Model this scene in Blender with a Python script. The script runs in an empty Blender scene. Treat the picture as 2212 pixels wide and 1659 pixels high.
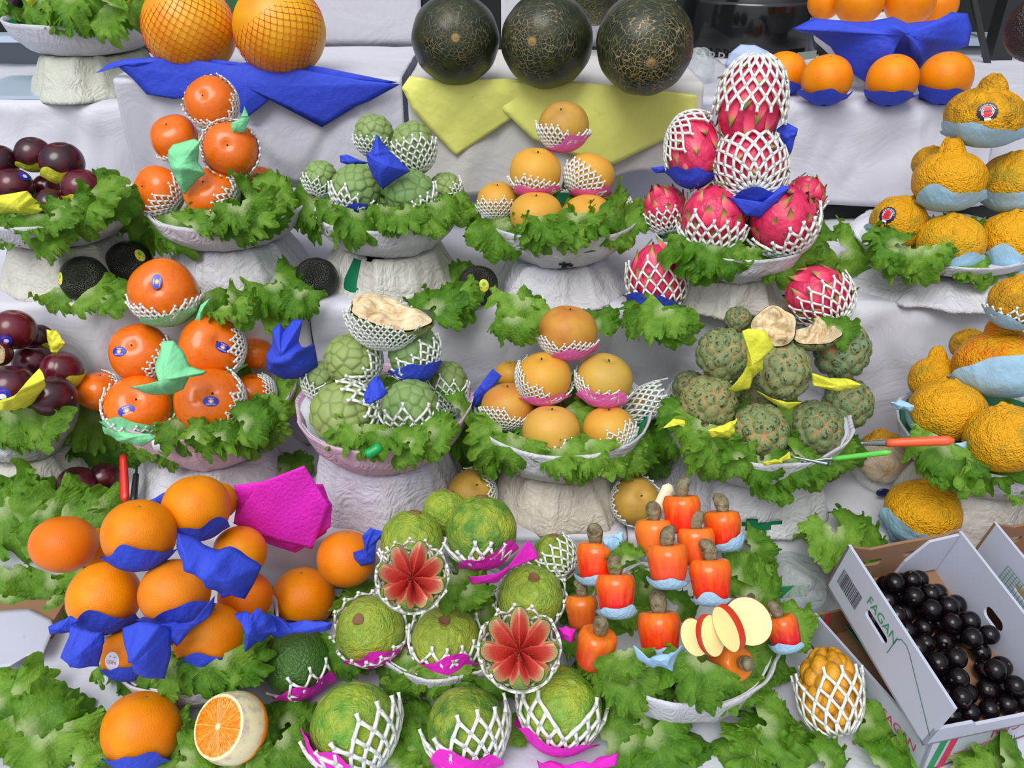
import bpy, math, random
import numpy as np
from mathutils import Vector, Matrix
rad = math.radians
C = bpy.context.scene.collection
# ---------------------------------------------------------------- camera frame
TH = rad(30); FP = 1840.0; CAM = Vector((0, 0, 1.6))
RT = Vector((1, 0, 0)); FW = Vector((0, math.cos(TH), -math.sin(TH))); UP = Vector((0, math.sin(TH), math.cos(TH)))
Z0, Z1, Z2, Z3 = .78, .87, 1.10, 1.30          # heights of the four steps
E1, E2, E3 = .87, 1.09, 1.45                   # front edges of steps 1..3
def ray(u, v): return FW + RT*((u-1106)/FP) - UP*((v-829.5)/FP)
def atY(u, v, Y): r = ray(u, v); return CAM + r*(Y/r.y)
def atZ(u, v, Z): r = ray(u, v); return CAM + r*((Z-1.6)/r.z)
def dep(P): return (Vector(P)-CAM).dot(FW)
def W(a, P=None):                                # right, up, towards the viewer standing in front of the stall
    if P is None: return (RT*a[0] + UP*a[1] - FW*a[2]).normalized()
    t = (CAM-Vector(P)).normalized(); r = (RT-t*RT.dot(t)).normalized(); return (r*a[0] + t.cross(r)*a[1] + t*a[2]).normalized()
def S(r, g, b):
    f = lambda c: (c/255/12.92) if c/255 <= .04045 else ((c/255+.055)/1.055)**2.4
    return (f(r), f(g), f(b), 1)
# ---------------------------------------------------------------- materials
class G:
    def __init__(s, name):
        s.m = bpy.data.materials.new(name); s.m.use_nodes = True; s.t = s.m.node_tree; s.b = s.t.nodes['Principled BSDF']
    def n(s, typ, ins=None, **kw):
        x = s.t.nodes.new('ShaderNode'+typ)
        for k, v in kw.items(): setattr(x, k, v)
        for k, v in (ins or {}).items():
            if isinstance(v, bpy.types.NodeSocket): s.t.links.new(v, x.inputs[k])
            else: x.inputs[k].default_value = v
        return x
    def obj(s): return s.n('TexCoord').outputs['Object']
    def noise(s, scale, detail=3, vec=None, rough=.5, dist=0):
        return s.n('TexNoise', {'Scale': scale, 'Detail': detail, 'Roughness': rough, 'Distortion': dist, 'Vector': vec or s.obj()}).outputs['Fac']
    def vor(s, scale, feat='F1', vec=None, out='Distance', rnd=1):
        return s.n('TexVoronoi', {'Scale': scale, 'Vector': vec or s.obj(), 'Randomness': rnd}, feature=feat).outputs[out]
    def ramp(s, fac, pts):
        x = s.n('ValToRGB', {'Fac': fac}); e = x.color_ramp.elements
        while len(e) < len(pts): e.new(.5)
        for i, (p, c) in enumerate(pts):
            e[i].position = p; e[i].color = c if isinstance(c, tuple) else (c, c, c, 1)
        return x.outputs['Color']
    def mix(s, fac, a, b, mode='MIX'):
        x = s.n('Mix', data_type='RGBA', blend_type=mode)
        for k, v in ((0, fac), (6, a), (7, b)):
            if isinstance(v, bpy.types.NodeSocket): s.t.links.new(v, x.inputs[k])
            else: x.inputs[k].default_value = v
        return x.outputs[2]
    def math(s, op, a, b=0.0, c=0.0):
        x = s.n('Math', operation=op)
        for k, v in ((0, a), (1, b), (2, c)):
            if isinstance(v, bpy.types.NodeSocket): s.t.links.new(v, x.inputs[k])
            else: x.inputs[k].default_value = v
        return x.outputs[0]
    def attr(s, name, out='Fac'): return s.n('Attribute', attribute_name=name).outputs[out]
    def oc(s): return s.n('ObjectInfo').outputs['Color']
    def rnd(s): return s.n('ObjectInfo').outputs['Random']
    def bump(s, h, st=.3, d=.05):
        x = s.n('Bump', {'Height': h, 'Strength': st, 'Distance': d})
        if s.b.inputs['Normal'].links: s.t.links.new(s.b.inputs['Normal'].links[0].from_socket, x.inputs['Normal'])
        s.t.links.new(x.outputs[0], s.b.inputs['Normal'])
    def set(s, **kw):
        for k, v in kw.items():
            k = {'col': 'Base Color', 'rough': 'Roughness', 'coat': 'Coat Weight', 'crough': 'Coat Roughness', 'sss': 'Subsurface Weight', 'spec': 'Specular IOR Level',
                 'trans': 'Transmission Weight', 'alpha': 'Alpha', 'metal': 'Metallic', 'ssr': 'Subsurface Radius', 'sscale': 'Subsurface Scale', 'ior': 'IOR', 'sheen': 'Sheen Weight'}[k]
            if isinstance(v, bpy.types.NodeSocket): s.t.links.new(v, s.b.inputs[k])
            else: s.b.inputs[k].default_value = v
        return s.m
def plain(name, c, rough=.6, **kw):
    g = G(name); return g.set(col=c, rough=rough, **kw)
def hsv(g, col, amt=.12):
    x = g.n('HueSaturation', {'Color': col, 'Value': g.math('MULTIPLY_ADD', g.rnd(), amt*2, 1-amt)}); return x.outputs[0]
MT = {}
def mats():
    g = G('persimmon_skin'); n = g.noise(1.6, 3); c = g.mix(n, g.oc(), S(234, 120, 14)); c = g.mix(g.ramp(g.noise(9, 5), [(.3, .35), (.5, 0.)]), c, S(205, 70, 12))
    g.bump(g.noise(3, 2), .08, 0.0080); MT['persimmon'] = g.set(col=hsv(g, c, .06), rough=.27, coat=.3, crough=.15, spec=.35)
    g = G('orange_peel'); n = g.noise(1.3, 2); c = g.mix(g.ramp(n, [(.35, 0.), (.7, .6)]), g.oc(), S(226, 106, 0)); c = g.mix(g.ramp(g.noise(26, 2), [(.6, 0.), (.75, .15)]), c, S(255, 170, 20))
    g.bump(g.vor(26), .13, 0.0048); g.bump(g.noise(60, 2), .2, 0.0016); MT['orange'] = g.set(col=hsv(g, c, .06), rough=.36, spec=.3)
    g = G('plum_skin'); n = g.noise(1.0, 3); c = g.mix(g.ramp(n, [(.4, 0.), (.75, .8)]), g.oc(), S(112, 20, 38)); c = g.mix(g.ramp(g.noise(45, 2), [(.66, 0.), (.74, .5)]), c, S(150, 90, 80))
    MT['plum'] = g.set(col=c, rough=.24, coat=.2, crough=.2)
    g = G('melon_rind'); n = g.noise(1.1, 3); c = g.ramp(n, [(.3, S(222, 136, 8)), (.5, S(232, 164, 10)), (.75, S(240, 192, 24))]); c = g.mix(g.ramp(g.noise(5, 4), [(.66, 0.), (.72, .35)]), c, S(160, 130, 40)); MT['melon'] = g.set(col=c, rough=.4)
    # dark melon with corky cracks radiating from the blossom end
    g = G('dark_melon_rind'); sp = g.n('SeparateXYZ', {'Vector': g.obj()}); X, Y, Z = sp.outputs
    az = g.math('ARCTAN2', Y, X); ph = g.math('ARCCOSINE', g.math('DIVIDE', Z, g.n('VectorMath', {0: g.obj()}, operation='LENGTH').outputs['Value']))
    wob = g.math('MULTIPLY', g.math('SUBTRACT', g.noise(7, 3), .5), .16)
    px = g.math('MULTIPLY', az, 1.55); py = g.math('MULTIPLY', g.math('ADD', ph, wob), 13.0)
    v = g.n('CombineXYZ', {'X': g.math('ADD', g.math('MULTIPLY', g.math('SINE', g.math('MULTIPLY', px, 7)), .12), g.math('MULTIPLY', px, 1.7)), 'Y': py}).outputs[0]
    e = g.n('TexVoronoi', {'Scale': 1.1, 'Vector': v, 'Randomness': .9}, feature='DISTANCE_TO_EDGE', voronoi_dimensions='2D').outputs['Distance']
    v2 = g.n('CombineXYZ', {'X': g.math('MULTIPLY', az, 2.6), 'Y': g.math('MULTIPLY', g.math('ADD', ph, wob), 2.6)}).outputs[0]
    e2 = g.n('TexVoronoi', {'Scale': 1.0, 'Vector': v2, 'Randomness': 1.}, feature='DISTANCE_TO_EDGE', voronoi_dimensions='2D').outputs['Distance']
    line = g.math('MAXIMUM', g.ramp(e, [(.045, 1.), (.11, 0.)]), g.math('MULTIPLY', g.ramp(e2, [(.010, 1.), (.026, 0.)]), .6))
    fade = g.ramp(g.math('ADD', ph, g.math('MULTIPLY', g.math('SUBTRACT', g.noise(2.2, 3), .5), 1.3)), [(.5, .75), (1.2, .08)])
    oc_ = g.n('SeparateColor', {0: g.oc()}).outputs[0]; line = g.math('MINIMUM', g.math('MULTIPLY', line, g.math('MULTIPLY_ADD', g.math('SUBTRACT', oc_, .7), .55, g.math('MULTIPLY', fade, oc_))), 1.0); base = g.ramp(g.noise(2.2, 4), [(.35, S(22, 32, 20)), (.55, S(34, 44, 22)), (.75, S(62, 62, 24))])
    base = g.mix(g.ramp(ph, [(.03, 1.), (.10, 0.)]), base, S(190, 160, 110))
    MT['dark_melon'] = g.set(col=g.mix(line, base, g.ramp(g.noise(3), [(.4, S(98, 96, 64)), (.62, S(160, 138, 88))])), rough=.36); g.bump(line, .5, 0.0032)
    g = G('dekopon_peel'); n = g.noise(2.0, 4); c = g.mix(g.ramp(n, [(.40, 0.), (.62, .85)]), S(222, 160, 14), g.oc()); gr = g.ramp(g.noise(1.3, 4, rough=.55), [(.54, 0.), (.72, .7)]); c = g.mix(gr, c, S(128, 128, 34)); c = g.mix(g.ramp(g.noise(9, 5), [(.68, 0.), (.76, .6)]), c, S(92, 78, 24))
    g.bump(g.vor(20), .45, 0.0064); g.bump(g.noise(7, 3), .5, 0.0080); MT['dekopon'] = g.set(col=hsv(g, c, .06), rough=.45, spec=.3)
    g = G('dragon_fruit_skin'); n = g.noise(2.5, 3); c = g.ramp(n, [(.3, S(190, 26, 72)), (.6, S(222, 50, 96)), (.8, S(214, 84, 84))]); g.bump(g.noise(6, 3), .3, 0.0080); MT['dragon'] = g.set(col=c, rough=.42)
    g = G('dragon_fruit_scale'); t = g.attr('edge'); c = g.ramp(g.math('ADD', t, g.math('MULTIPLY', g.math('SUBTRACT', g.noise(5), .5), .35)), [(.05, S(196, 28, 72)), (.3, S(232, 60, 100)), (.55, S(242, 96, 118)), (.72, S(198, 130, 80)), (.88, S(112, 122, 46)), (1., S(78, 84, 36))]); MT['scale'] = g.set(col=c, rough=.45)  # scale bases darkened to paint the crease shade; green tips are their own colour
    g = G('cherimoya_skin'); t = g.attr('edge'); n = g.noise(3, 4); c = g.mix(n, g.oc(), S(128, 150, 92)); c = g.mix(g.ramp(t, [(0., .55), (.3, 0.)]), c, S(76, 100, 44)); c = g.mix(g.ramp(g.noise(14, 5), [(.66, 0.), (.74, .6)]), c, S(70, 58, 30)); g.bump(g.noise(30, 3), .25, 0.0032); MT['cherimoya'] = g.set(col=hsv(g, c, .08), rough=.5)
    g = G('sugar_apple_skin'); t = g.attr('edge'); n = g.noise(3, 4); c = g.mix(n, g.oc(), S(128, 142, 92)); ln = g.math('MULTIPLY', g.ramp(t, [(.06, 1.), (.26, 0.)]), g.ramp(g.noise(1.6, 2), [(.42, .12), (.6, 1.)])); c = g.mix(ln, c, S(188, 130, 84)); c = g.mix(g.math('MULTIPLY', g.ramp(g.noise(9, 5, rough=.62), [(.53, 0.), (.59, .92)]), g.ramp(t, [(.25, 0.), (.5, 1.)])), c, S(34, 28, 20)); g.bump(g.noise(26, 3), .35, 0.0032); MT['sugar_apple'] = g.set(col=hsv(g, c, .08), rough=.62)
    g = G('asian_pear_skin'); n = g.noise(1.5, 3); c = g.mix(g.ramp(n, [(.35, 0.), (.7, .7)]), g.oc(), S(206, 164, 60)); c = g.mix(g.ramp(g.vor(30), [(.12, .45), (.26, 0.)]), c, S(222, 190, 110)); c = g.mix(g.ramp(g.noise(13, 5), [(.68, 0.), (.74, .5)]), c, S(120, 80, 40)); MT['pear'] = g.set(col=hsv(g, c, .07), rough=.48, spec=.3)
    g = G('guava_skin'); n = g.noise(1.8, 4); c = g.mix(g.ramp(n, [(.35, 0.), (.65, .85)]), g.oc(), S(168, 182, 56)); c = g.mix(g.ramp(g.noise(13, 5), [(.67, 0.), (.74, .5)]), c, S(92, 96, 42)); g.bump(g.noise(4.5, 4, rough=.6, dist=.6), .6, 0.0144); g.bump(g.noise(20, 3), .25, 0.0032); MT['guava'] = g.set(col=hsv(g, c, .06), rough=.36)
    g = G('guava_flesh'); t = g.attr('edge'); c = g.ramp(g.math('ADD', t, g.math('MULTIPLY', g.math('SUBTRACT', g.noise(6), .5), .12)), [(0., S(206, 60, 54)), (.35, S(222, 74, 68)), (.74, S(232, 98, 84)), (.9, S(236, 172, 140)), (.97, S(196, 206, 128))]); g.bump(g.noise(22, 3), .5, 0.0048); MT['guava_flesh'] = g.set(col=c, rough=.35, sss=.1, sscale=.05)
    g = G('avocado_skin'); c = g.mix(g.noise(2, 4), g.oc(), S(28, 30, 18)); c = g.mix(g.ramp(g.noise(30, 2), [(.66, 0.), (.75, .4)]), c, S(84, 84, 44)); g.bump(g.vor(16), .5, 0.0080); MT['avocado'] = g.set(col=c, rough=.33)
    g = G('green_avocado_skin'); c = g.mix(g.noise(2, 4), g.oc(), S(66, 110, 34)); c = g.mix(g.ramp(g.noise(34, 2), [(.63, 0.), (.7, .6)]), c, S(128, 150, 64)); g.bump(g.noise(12, 3), .5, 0.0080); MT['green_avocado'] = g.set(col=c, rough=.26)
    g = G('cashew_apple_skin'); sp = g.n('SeparateXYZ', {'Vector': g.obj()}); st = g.n('Mapping', {'Vector': g.obj(), 'Scale': (3.2, 3.2, .8)}).outputs[0]
    f = g.math('ADD', g.math('MULTIPLY', sp.outputs['Z'], .42), g.math('MULTIPLY', g.noise(1.3, 4, vec=st), .9)); c = g.mix(g.ramp(f, [(.35, 0.), (1.0, .85)]), g.oc(), S(240, 136, 30)); c = g.mix(g.ramp(g.noise(16, 4), [(.68, 0.), (.76, .4)]), c, S(170, 60, 20)); MT['cashew'] = g.set(col=c, rough=.22, coat=.25, crough=.12, spec=.35)
    g = G('cashew_nut_shell'); c = g.ramp(g.noise(3, 5), [(.3, S(78, 62, 46)), (.5, S(122, 112, 84)), (.75, S(150, 140, 110))]); g.bump(g.noise(8, 4), .4, 0.0080); MT['nut'] = g.set(col=c, rough=.5)
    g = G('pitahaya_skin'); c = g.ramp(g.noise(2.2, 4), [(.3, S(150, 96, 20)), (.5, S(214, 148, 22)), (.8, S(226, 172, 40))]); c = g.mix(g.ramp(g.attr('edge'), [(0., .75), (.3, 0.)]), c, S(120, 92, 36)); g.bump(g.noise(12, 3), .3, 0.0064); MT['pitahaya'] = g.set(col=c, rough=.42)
    g = G('jabuticaba_skin'); c = g.mix(g.ramp(g.noise(2, 4), [(.62, 0.), (.8, .5)]), S(16, 10, 14), S(74, 26, 34)); MT['jaboticaba'] = g.set(col=c, rough=.13, spec=.35)
    g = G('foam_net'); MT['net'] = g.set(col=S(238, 236, 228), rough=.55, sss=.25, sscale=.01)
    g = G('paper'); n = g.noise(9, 4); g.bump(g.noise(26, 6, rough=.55, dist=1.), .55, .010); g.bump(g.vor(24, 'DISTANCE_TO_EDGE', vec=g.n('VectorMath', {0: g.obj(), 1: g.n('TexNoise', {'Scale': 8., 'Vector': g.obj()}).outputs['Color']}, operation='ADD').outputs[0]), .36, .008)
    c = g.mix(g.ramp(g.noise(6, 4), [(.5, 0.), (.75, .35)]), g.mix(1.0, g.oc(), (.88, .88, .89, 1), 'MULTIPLY'), S(192, 182, 162)); MT['paper'] = g.set(col=c, rough=.5)
    g = G('table_paper'); g.bump(g.noise(9, 5, rough=.55, dist=.8), .4, .016); MT['sheet'] = g.set(col=g.mix(g.ramp(g.noise(2.2, 3), [(.5, 0.), (.8, .3)]), g.mix(1.0, g.oc(), (.86, .86, .87, 1), 'MULTIPLY'), S(190, 190, 200)), rough=.5)
    for nm, c in dict(blue=S(54, 80, 220), mint=S(140, 232, 170), pink=S(248, 118, 204), magenta=S(244, 40, 208), yellow=S(240, 240, 70), pale_blue=S(172, 216, 246), lemon=S(254, 255, 138)).items():
        g = G(nm+'_crepe_paper'); w = g.n('TexWave', {'Scale': 28., 'Distortion': 1.5, 'Detail': 2., 'Vector': g.attr('UVMap', 'Vector')}).outputs['Fac']
        g.bump(g.noise(5, 4, vec=g.attr('UVMap', 'Vector')), .4, .006); g.bump(w, .2, .0004)
        cc = g.mix(g.ramp(w, [(.3, .12), (.6, 0.)]), c, tuple(x*.75 for x in c[:3])+(1,)); m = g.set(col=cc, rough=.7); tr = g.n('BsdfTranslucent', {'Color': cc}); ad = g.n('MixShader', {0: .14})
        g.t.links.new(g.b.outputs[0], ad.inputs[1]); g.t.links.new(tr.outputs[0], ad.inputs[2]); g.t.links.new(ad.outputs[0], g.t.nodes['Material Output'].inputs[0]); MT[nm] = m
    g = G('lettuce'); uv = g.n('SeparateXYZ', {'Vector': g.attr('UVMap', 'Vector')}); r_, a_ = uv.outputs[1], uv.outputs[0]
    rv = g.math('ABSOLUTE', g.math('SINE', g.math('ADD', g.math('MULTIPLY', a_, 16), g.math('MULTIPLY', g.noise(3, 3), 3.)))); vein = g.math('MULTIPLY', g.ramp(rv, [(.0, .45), (.10, 0.)]), g.ramp(r_, [(.15, 1.), (.7, .0)]))
    c = g.mix(g.ramp(g.noise(2.6, 4), [(.35, 0.), (.65, 1.)]), g.mix(g.rnd(), S(60, 110, 20), S(100, 148, 40)), g.mix(g.rnd(), S(96, 146, 36), S(138, 180, 68))); c = g.mix(vein, c, S(176, 204, 122)); c = g.mix(g.ramp(r_, [(.04, .55), (.22, 0.)]), c, S(206, 220, 160))
    g.bump(g.noise(14, 4), .6, .004); m = g.set(col=c, rough=.42, spec=.25); tr = g.n('BsdfTranslucent', {'Color': g.mix(0.5, c, S(150, 200, 40))}); ad = g.n('MixShader', {0: .32})
    g.t.links.new(g.b.outputs[0], ad.inputs[1]); g.t.links.new(tr.outputs[0], ad.inputs[2]); g.t.links.new(ad.outputs[0], g.t.nodes['Material Output'].inputs[0]); MT['lettuce'] = m
    P = plain
    MT.update(red_net=P('red_net_cord', S(226, 66, 12), .5), scar=P('brown_scar', S(96, 70, 44), .8), dark=P('dark_dimple', S(54, 44, 24), .8), stem=P('stem_button', S(150, 120, 50), .8), calyx=P('calyx_disc', S(128, 92, 60), .85),
        white=P('white_print', S(236, 238, 246), .4), navy=P('navy_label', S(16, 18, 52), .4), lblue=P('blue_label', S(34, 48, 176), .3), lred=P('red_label', S(222, 36, 44), .4), lyel=P('yellow_label', S(226, 220, 80), .4), lor=P('orange_print', S(236, 150, 80), .4),
        green=P('green_plastic', S(20, 112, 74), .35), black=P('black_shell', S(14, 15, 17), .16, coat=.4), post=P('dark_post', S(30, 34, 36), .5), grey=P('grey_concrete', S(120, 126, 132), .9), cream=P('cream_plastic', S(232, 222, 190), .4),
        steel=P('steel_blade', S(120, 130, 126), .25, metal=.9), redh=P('red_plastic', S(212, 44, 36), .35), orangeh=P('orange_plastic', S(232, 92, 46), .4), greenh=P('light_green_plastic', S(96, 200, 76), .35), blueh=P('dark_blue_plastic', S(24, 26, 72), .3), blackh=P('black_plastic', S(26, 28, 36), .4),
        board=P('brown_cardboard', S(142, 106, 78), .85), whiteboard=P('white_cardboard', S(186, 190, 206), .55), gprint=P('green_print', S(44, 140, 84), .6), rprint=P('red_print', S(206, 52, 84), .6), kprint=P('grey_print', S(74, 76, 84), .6), dgreen=P('dark_green_plastic', S(20, 70, 50), .5), darkbg=P('dark_surface', S(24, 28, 28), .8), crate=P('green_crate', S(40, 96, 62), .5), greytape=P('silver_tape', S(150, 155, 146), .5), metal=P('pale_metal', S(196, 214, 232), .3, metal=.3), wood=P('table_board', S(150, 120, 90), .8), flesh=None)
    g = G('cream_flesh'); c = g.ramp(g.noise(2.4, 4, dist=.5), [(.30, S(166, 126, 84)), (.44, S(214, 188, 144)), (.7, S(232, 216, 178))]); g.bump(g.noise(5, 4), .4, .006); MT['flesh'] = g.set(col=c, rough=.5, sss=.1, sscale=.03)
    g = G('apple_flesh'); c = g.mix(g.noise(4, 3), S(250, 232, 160), S(246, 222, 150)); MT['apple_flesh'] = g.set(col=c, rough=.45, sss=.1, sscale=.03)
    g = G('apple_skin'); c = g.mix(g.noise(3, 4), S(200, 30, 24), S(222, 78, 36)); MT['apple_skin'] = g.set(col=c, rough=.25)
    g = G('clear_bag'); c = S(225, 232, 232); g.bump(g.noise(30, 5, dist=1.5), 1., .012); m = g.set(col=c, rough=.12, spec=.8); tr = g.n('BsdfTransparent', {'Color': (.95, .96, .96, 1)}); ad = g.n('MixShader', {0: .72})
    g.t.links.new(g.b.outputs[0], ad.inputs[1]); g.t.links.new(tr.outputs[0], ad.inputs[2]); g.t.links.new(ad.outputs[0], g.t.nodes['Material Output'].inputs[0]); MT['bag'] = m
    # cut orange face
    g = G('orange_flesh'); sp = g.n('SeparateXYZ', {'Vector': g.obj()}); az = g.math('ARCTAN2', sp.outputs[1], sp.outputs[0]); r = g.n('VectorMath', {0: g.n('CombineXYZ', {'X': sp.outputs[0], 'Y': sp.outputs[1]}).outputs[0]}, operation='LENGTH').outputs['Value']
    seg = g.math('ABSOLUTE', g.math('SINE', g.math('ADD', g.math('MULTIPLY', az, 5), g.math('MULTIPLY', g.noise(1.2, 2), 1.3)))); ln = g.math('LESS_THAN', g.math('MULTIPLY', seg, r), .028)
    v = g.n('CombineXYZ', {'X': g.math('MULTIPLY', az, 5), 'Y': g.math('MULTIPLY', r, 2.2)}).outputs[0]
    c = g.ramp(g.vor(3.4, vec=v), [(.1, S(250, 172, 48)), (.5, S(238, 138, 20)), (.9, S(222, 112, 8))]); c = g.mix(ln, c, S(250, 206, 120)); c = g.mix(g.ramp(r, [(.06, 1.), (.1, 0.)]), c, S(250, 236, 190)); c = g.mix(g.ramp(g.math('ADD', r, g.math('MULTIPLY', g.noise(6), .05)), [(.80, 0.), (.83, 1.)]), c, S(248, 238, 186)); g.bump(g.vor(3.4, vec=v), .3, .03); MT['orange_flesh'] = g.set(col=c, rough=.25, sss=.1, sscale=.03)
    g = G('orange_pith'); MT['pith'] = g.set(col=g.ramp(g.noise(3, 4), [(.35, S(206, 184, 170)), (.5, S(236, 226, 176)), (.8, S(244, 238, 200))]), rough=.6)
mats()
# ---------------------------------------------------------------- objects
def mk(name, V, F, mat, parent=None, smooth=True, mi=None, uv=None, edge=None, col=None, solid=0):
    me = bpy.data.meshes.new(name); V = V.tolist() if hasattr(V, 'tolist') else [tuple(v) for v in V]
    F = F.tolist() if hasattr(F, 'tolist') else F
    me.from_pydata(V, [], F)
    for m in (mat if isinstance(mat, (list, tuple)) else [mat]): me.materials.append(MT[m])
    if smooth: me.polygons.foreach_set('use_smooth', [True]*len(me.polygons))
    if mi is not None: me.polygons.foreach_set('material_index', list(mi))
    if uv is not None:
        l = me.uv_layers.new(name='UVMap'); vi = np.zeros(len(me.loops), int); me.loops.foreach_get('vertex_index', vi); l.data.foreach_set('uv', np.asarray(uv, float)[vi].ravel())
    if edge is not None: a = me.attributes.new('edge', 'FLOAT', 'POINT'); a.data.foreach_set('value', np.asarray(edge, float))
    me.update(); o = link(name, me, parent, col)
    if solid: m = o.modifiers.new('thick', 'SOLIDIFY'); m.thickness = solid; m.offset = 0
    return o
def link(name, me, parent=None, col=None):
    o = bpy.data.objects.new(name, me); C.objects.link(o)
    if parent: o.parent = parent
    if col: o.color = col
    return o
def tag(o, label, cat, group=None, kind=None):
    if label: o['label'] = label
    if cat: o['category'] = cat
    if group: o['group'] = group
    if kind: o['kind'] = kind
    return o
def thing(name, label, cat, loc, group=None, scale=1, rot=None):
    o = bpy.data.objects.new(name, None); C.objects.link(o); o.location = loc; o.scale = (scale,)*3; o.empty_display_size = .01
    if rot is not None: o.rotation_euler = rot
    return tag(o, label, cat, group)
def fn(P, freq, seed, n=10):                    # smooth pseudo-noise in -1..1
    r = np.random.RandomState(seed); K = r.normal(size=(n, 3)); K = K/np.linalg.norm(K, axis=1)[:, None]*freq*(.6+.8*r.rand(n, 1)); p = r.rand(n)*6.28
    return np.sin(np.asarray(P)@K.T+p).sum(1)/math.sqrt(n)*.8
def sph(nu, nv):
    ph = np.linspace(0, math.pi, nv+1)[1:-1]; az = np.arange(nu)/nu*2*math.pi; P, A = np.meshgrid(ph, az, indexing='ij')
    D = np.stack([np.sin(P)*np.cos(A), np.sin(P)*np.sin(A), np.cos(P)], -1).reshape(-1, 3); D = np.vstack([D, [[0, 0, 1]], [[0, 0, -1]]]); n = (nv-1)*nu; F = []
    for i in range(nv-2):
        for j in range(nu): k = (j+1) % nu; F.append((i*nu+j, (i+1)*nu+j, (i+1)*nu+k, i*nu+k))
    for j in range(nu): k = (j+1) % nu; F.append((n, j, k)); F.append((n+1, (nv-2)*nu+k, (nv-2)*nu+j))
    return D, F
def grid(nu, nv, fnc, wrap=False):              # fnc(U, V) arrays in 0..1 -> (N,3)
    U, V = np.meshgrid(np.linspace(0, 1, nu+1), np.linspace(0, 1, nv+1), indexing='ij'); U = U.ravel(); V = V.ravel(); P = fnc(U, V); F = []
    for i in range(nu):
        for j in range(nv): a = i*(nv+1)+j; b = a+nv+1; F.append((a, b, b+1, a+1))
    return P, F, np.stack([U, V], 1)
def lathe(prof, nu=48):                          # profile [(r,z)...] around z
    prof = np.array(prof, float); n = len(prof); A = np.arange(nu)/nu*2*math.pi
    V = np.stack([prof[:, 0][:, None]*np.cos(A), prof[:, 0][:, None]*np.sin(A), np.repeat(prof[:, 1][:, None], nu, 1)], -1).reshape(-1, 3); F = []
    for i in range(n-1):
        for j in range(nu): k = (j+1) % nu; F.append((i*nu+j, i*nu+k, (i+1)*nu+k, (i+1)*nu+j))
    return V, F
def frame(z, x=None):                            # matrix whose columns are x,y,z axes
    z = Vector(z).normalized(); x = Vector(x) if x is not None else Vector((1, 0, 0))
    if abs(x.normalized().dot(z)) > .98: x = Vector((0, 0, 1))
    y = z.cross(x).normalized(); x = y.cross(z).normalized(); return Matrix((x, y, z)).transposed()
def tube(pts, r, n=8, close=True):               # pts list, r list or float
    pts = [Vector(p) for p in pts]; m = len(pts); rr = r if isinstance(r, (list, tuple)) else [r]*m; V = []; F = []; up = None
    for i, p in enumerate(pts):
        t = (pts[min(i+1, m-1)]-pts[max(i-1, 0)]).normalized()
        if up is None: up = t.orthogonal().normalized()
        up = (up-t*up.dot(t)).normalized(); s = t.cross(up)
        for j in range(n): a = j/n*2*math.pi; V.append(p+(up*math.cos(a)+s*math.sin(a))*rr[i])
    for i in range(m-1):
        for j in range(n): k = (j+1) % n; F.append((i*n+j, i*n+k, (i+1)*n+k, (i+1)*n+j))
    if close: F.append(tuple(range(n))[::-1]); F.append(tuple((m-1)*n+j for j in range(n)))
    return V, F
def join(parts):                                 # [(V,F,mi)] -> V,F,mi
    V = []; F = []; I = []
    for p in parts:
        v, f = p[0], p[1]; mi = p[2] if len(p) > 2 else 0; o = len(V); V += [tuple(x) for x in v]; F += [tuple(i+o for i in q) for q in f]; I += [mi]*len(f)
    return V, F, I
def box(x0, x1, y0, y1, z0, z1):
    V = [(x, y, z) for z in (z0, z1) for y in (y0, y1) for x in (x0, x1)]
    return V, [(0, 2, 3, 1), (4, 5, 7, 6), (0, 1, 5, 4), (2, 6, 7, 3), (0, 4, 6, 2), (1, 3, 7, 5)]
def text2d(s, size=1.0):                         # centred flat letters
    cu = bpy.data.curves.new('t', 'FONT'); cu.body = s; cu.size = size; cu.align_x = 'CENTER'; cu.align_y = 'CENTER'; cu.resolution_u = 3
    o = bpy.data.objects.new('t', cu); C.objects.link(o); bpy.context.view_layer.update()
    me = bpy.data.meshes.new_from_object(o.evaluated_get(bpy.context.evaluated_depsgraph_get()))
    V = [tuple(v.co) for v in me.vertices]; F = [tuple(p.vertices) for p in me.polygons]; bpy.data.objects.remove(o); bpy.data.meshes.remove(me); bpy.data.curves.remove(cu); return V, F
TX = {}
def letters(s):
    if s not in TX: TX[s] = text2d(s)
    return TX[s]
# ---------------------------------------------------------------- fruit shapes (unit radius, stem end +Z)
def shape(D, k=1, p=2, dt=0, db=0, w=.22):
    rxy = np.hypot(D[:, 0], D[:, 1]); r = 1/((rxy**p+np.abs(D[:, 2]/k)**p)**(1/p)); ph = np.arccos(np.clip(D[:, 2], -1, 1))
    r = r*(1-dt*np.exp(-(ph/w)**2)-db*np.exp(-((math.pi-ph)/w)**2)); return r, ph, np.arctan2(D[:, 1], D[:, 0])
def fib(n, seed=0, jit=0):
    i = np.arange(n)+.5; ph = np.arccos(1-2*i/n); th = math.pi*(1+5**.5)*i; P = np.stack([np.sin(ph)*np.cos(th), np.sin(ph)*np.sin(th), np.cos(ph)], 1)
    if jit: P = P+np.random.RandomState(seed).normal(size=P.shape)*jit; P /= np.linalg.norm(P, axis=1)[:, None]
    return P
def cells(D, n, seed=0, jit=.04):
    Q = fib(n, seed, jit); d = np.arccos(np.clip(D@Q.T, -1, 1)); s = np.sort(d, 1)[:, :2]; sc = math.sqrt(4*math.pi/n); return s[:, 0]/sc, (s[:, 1]-s[:, 0])/sc, d.argmin(1), Q
KM = {}
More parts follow.
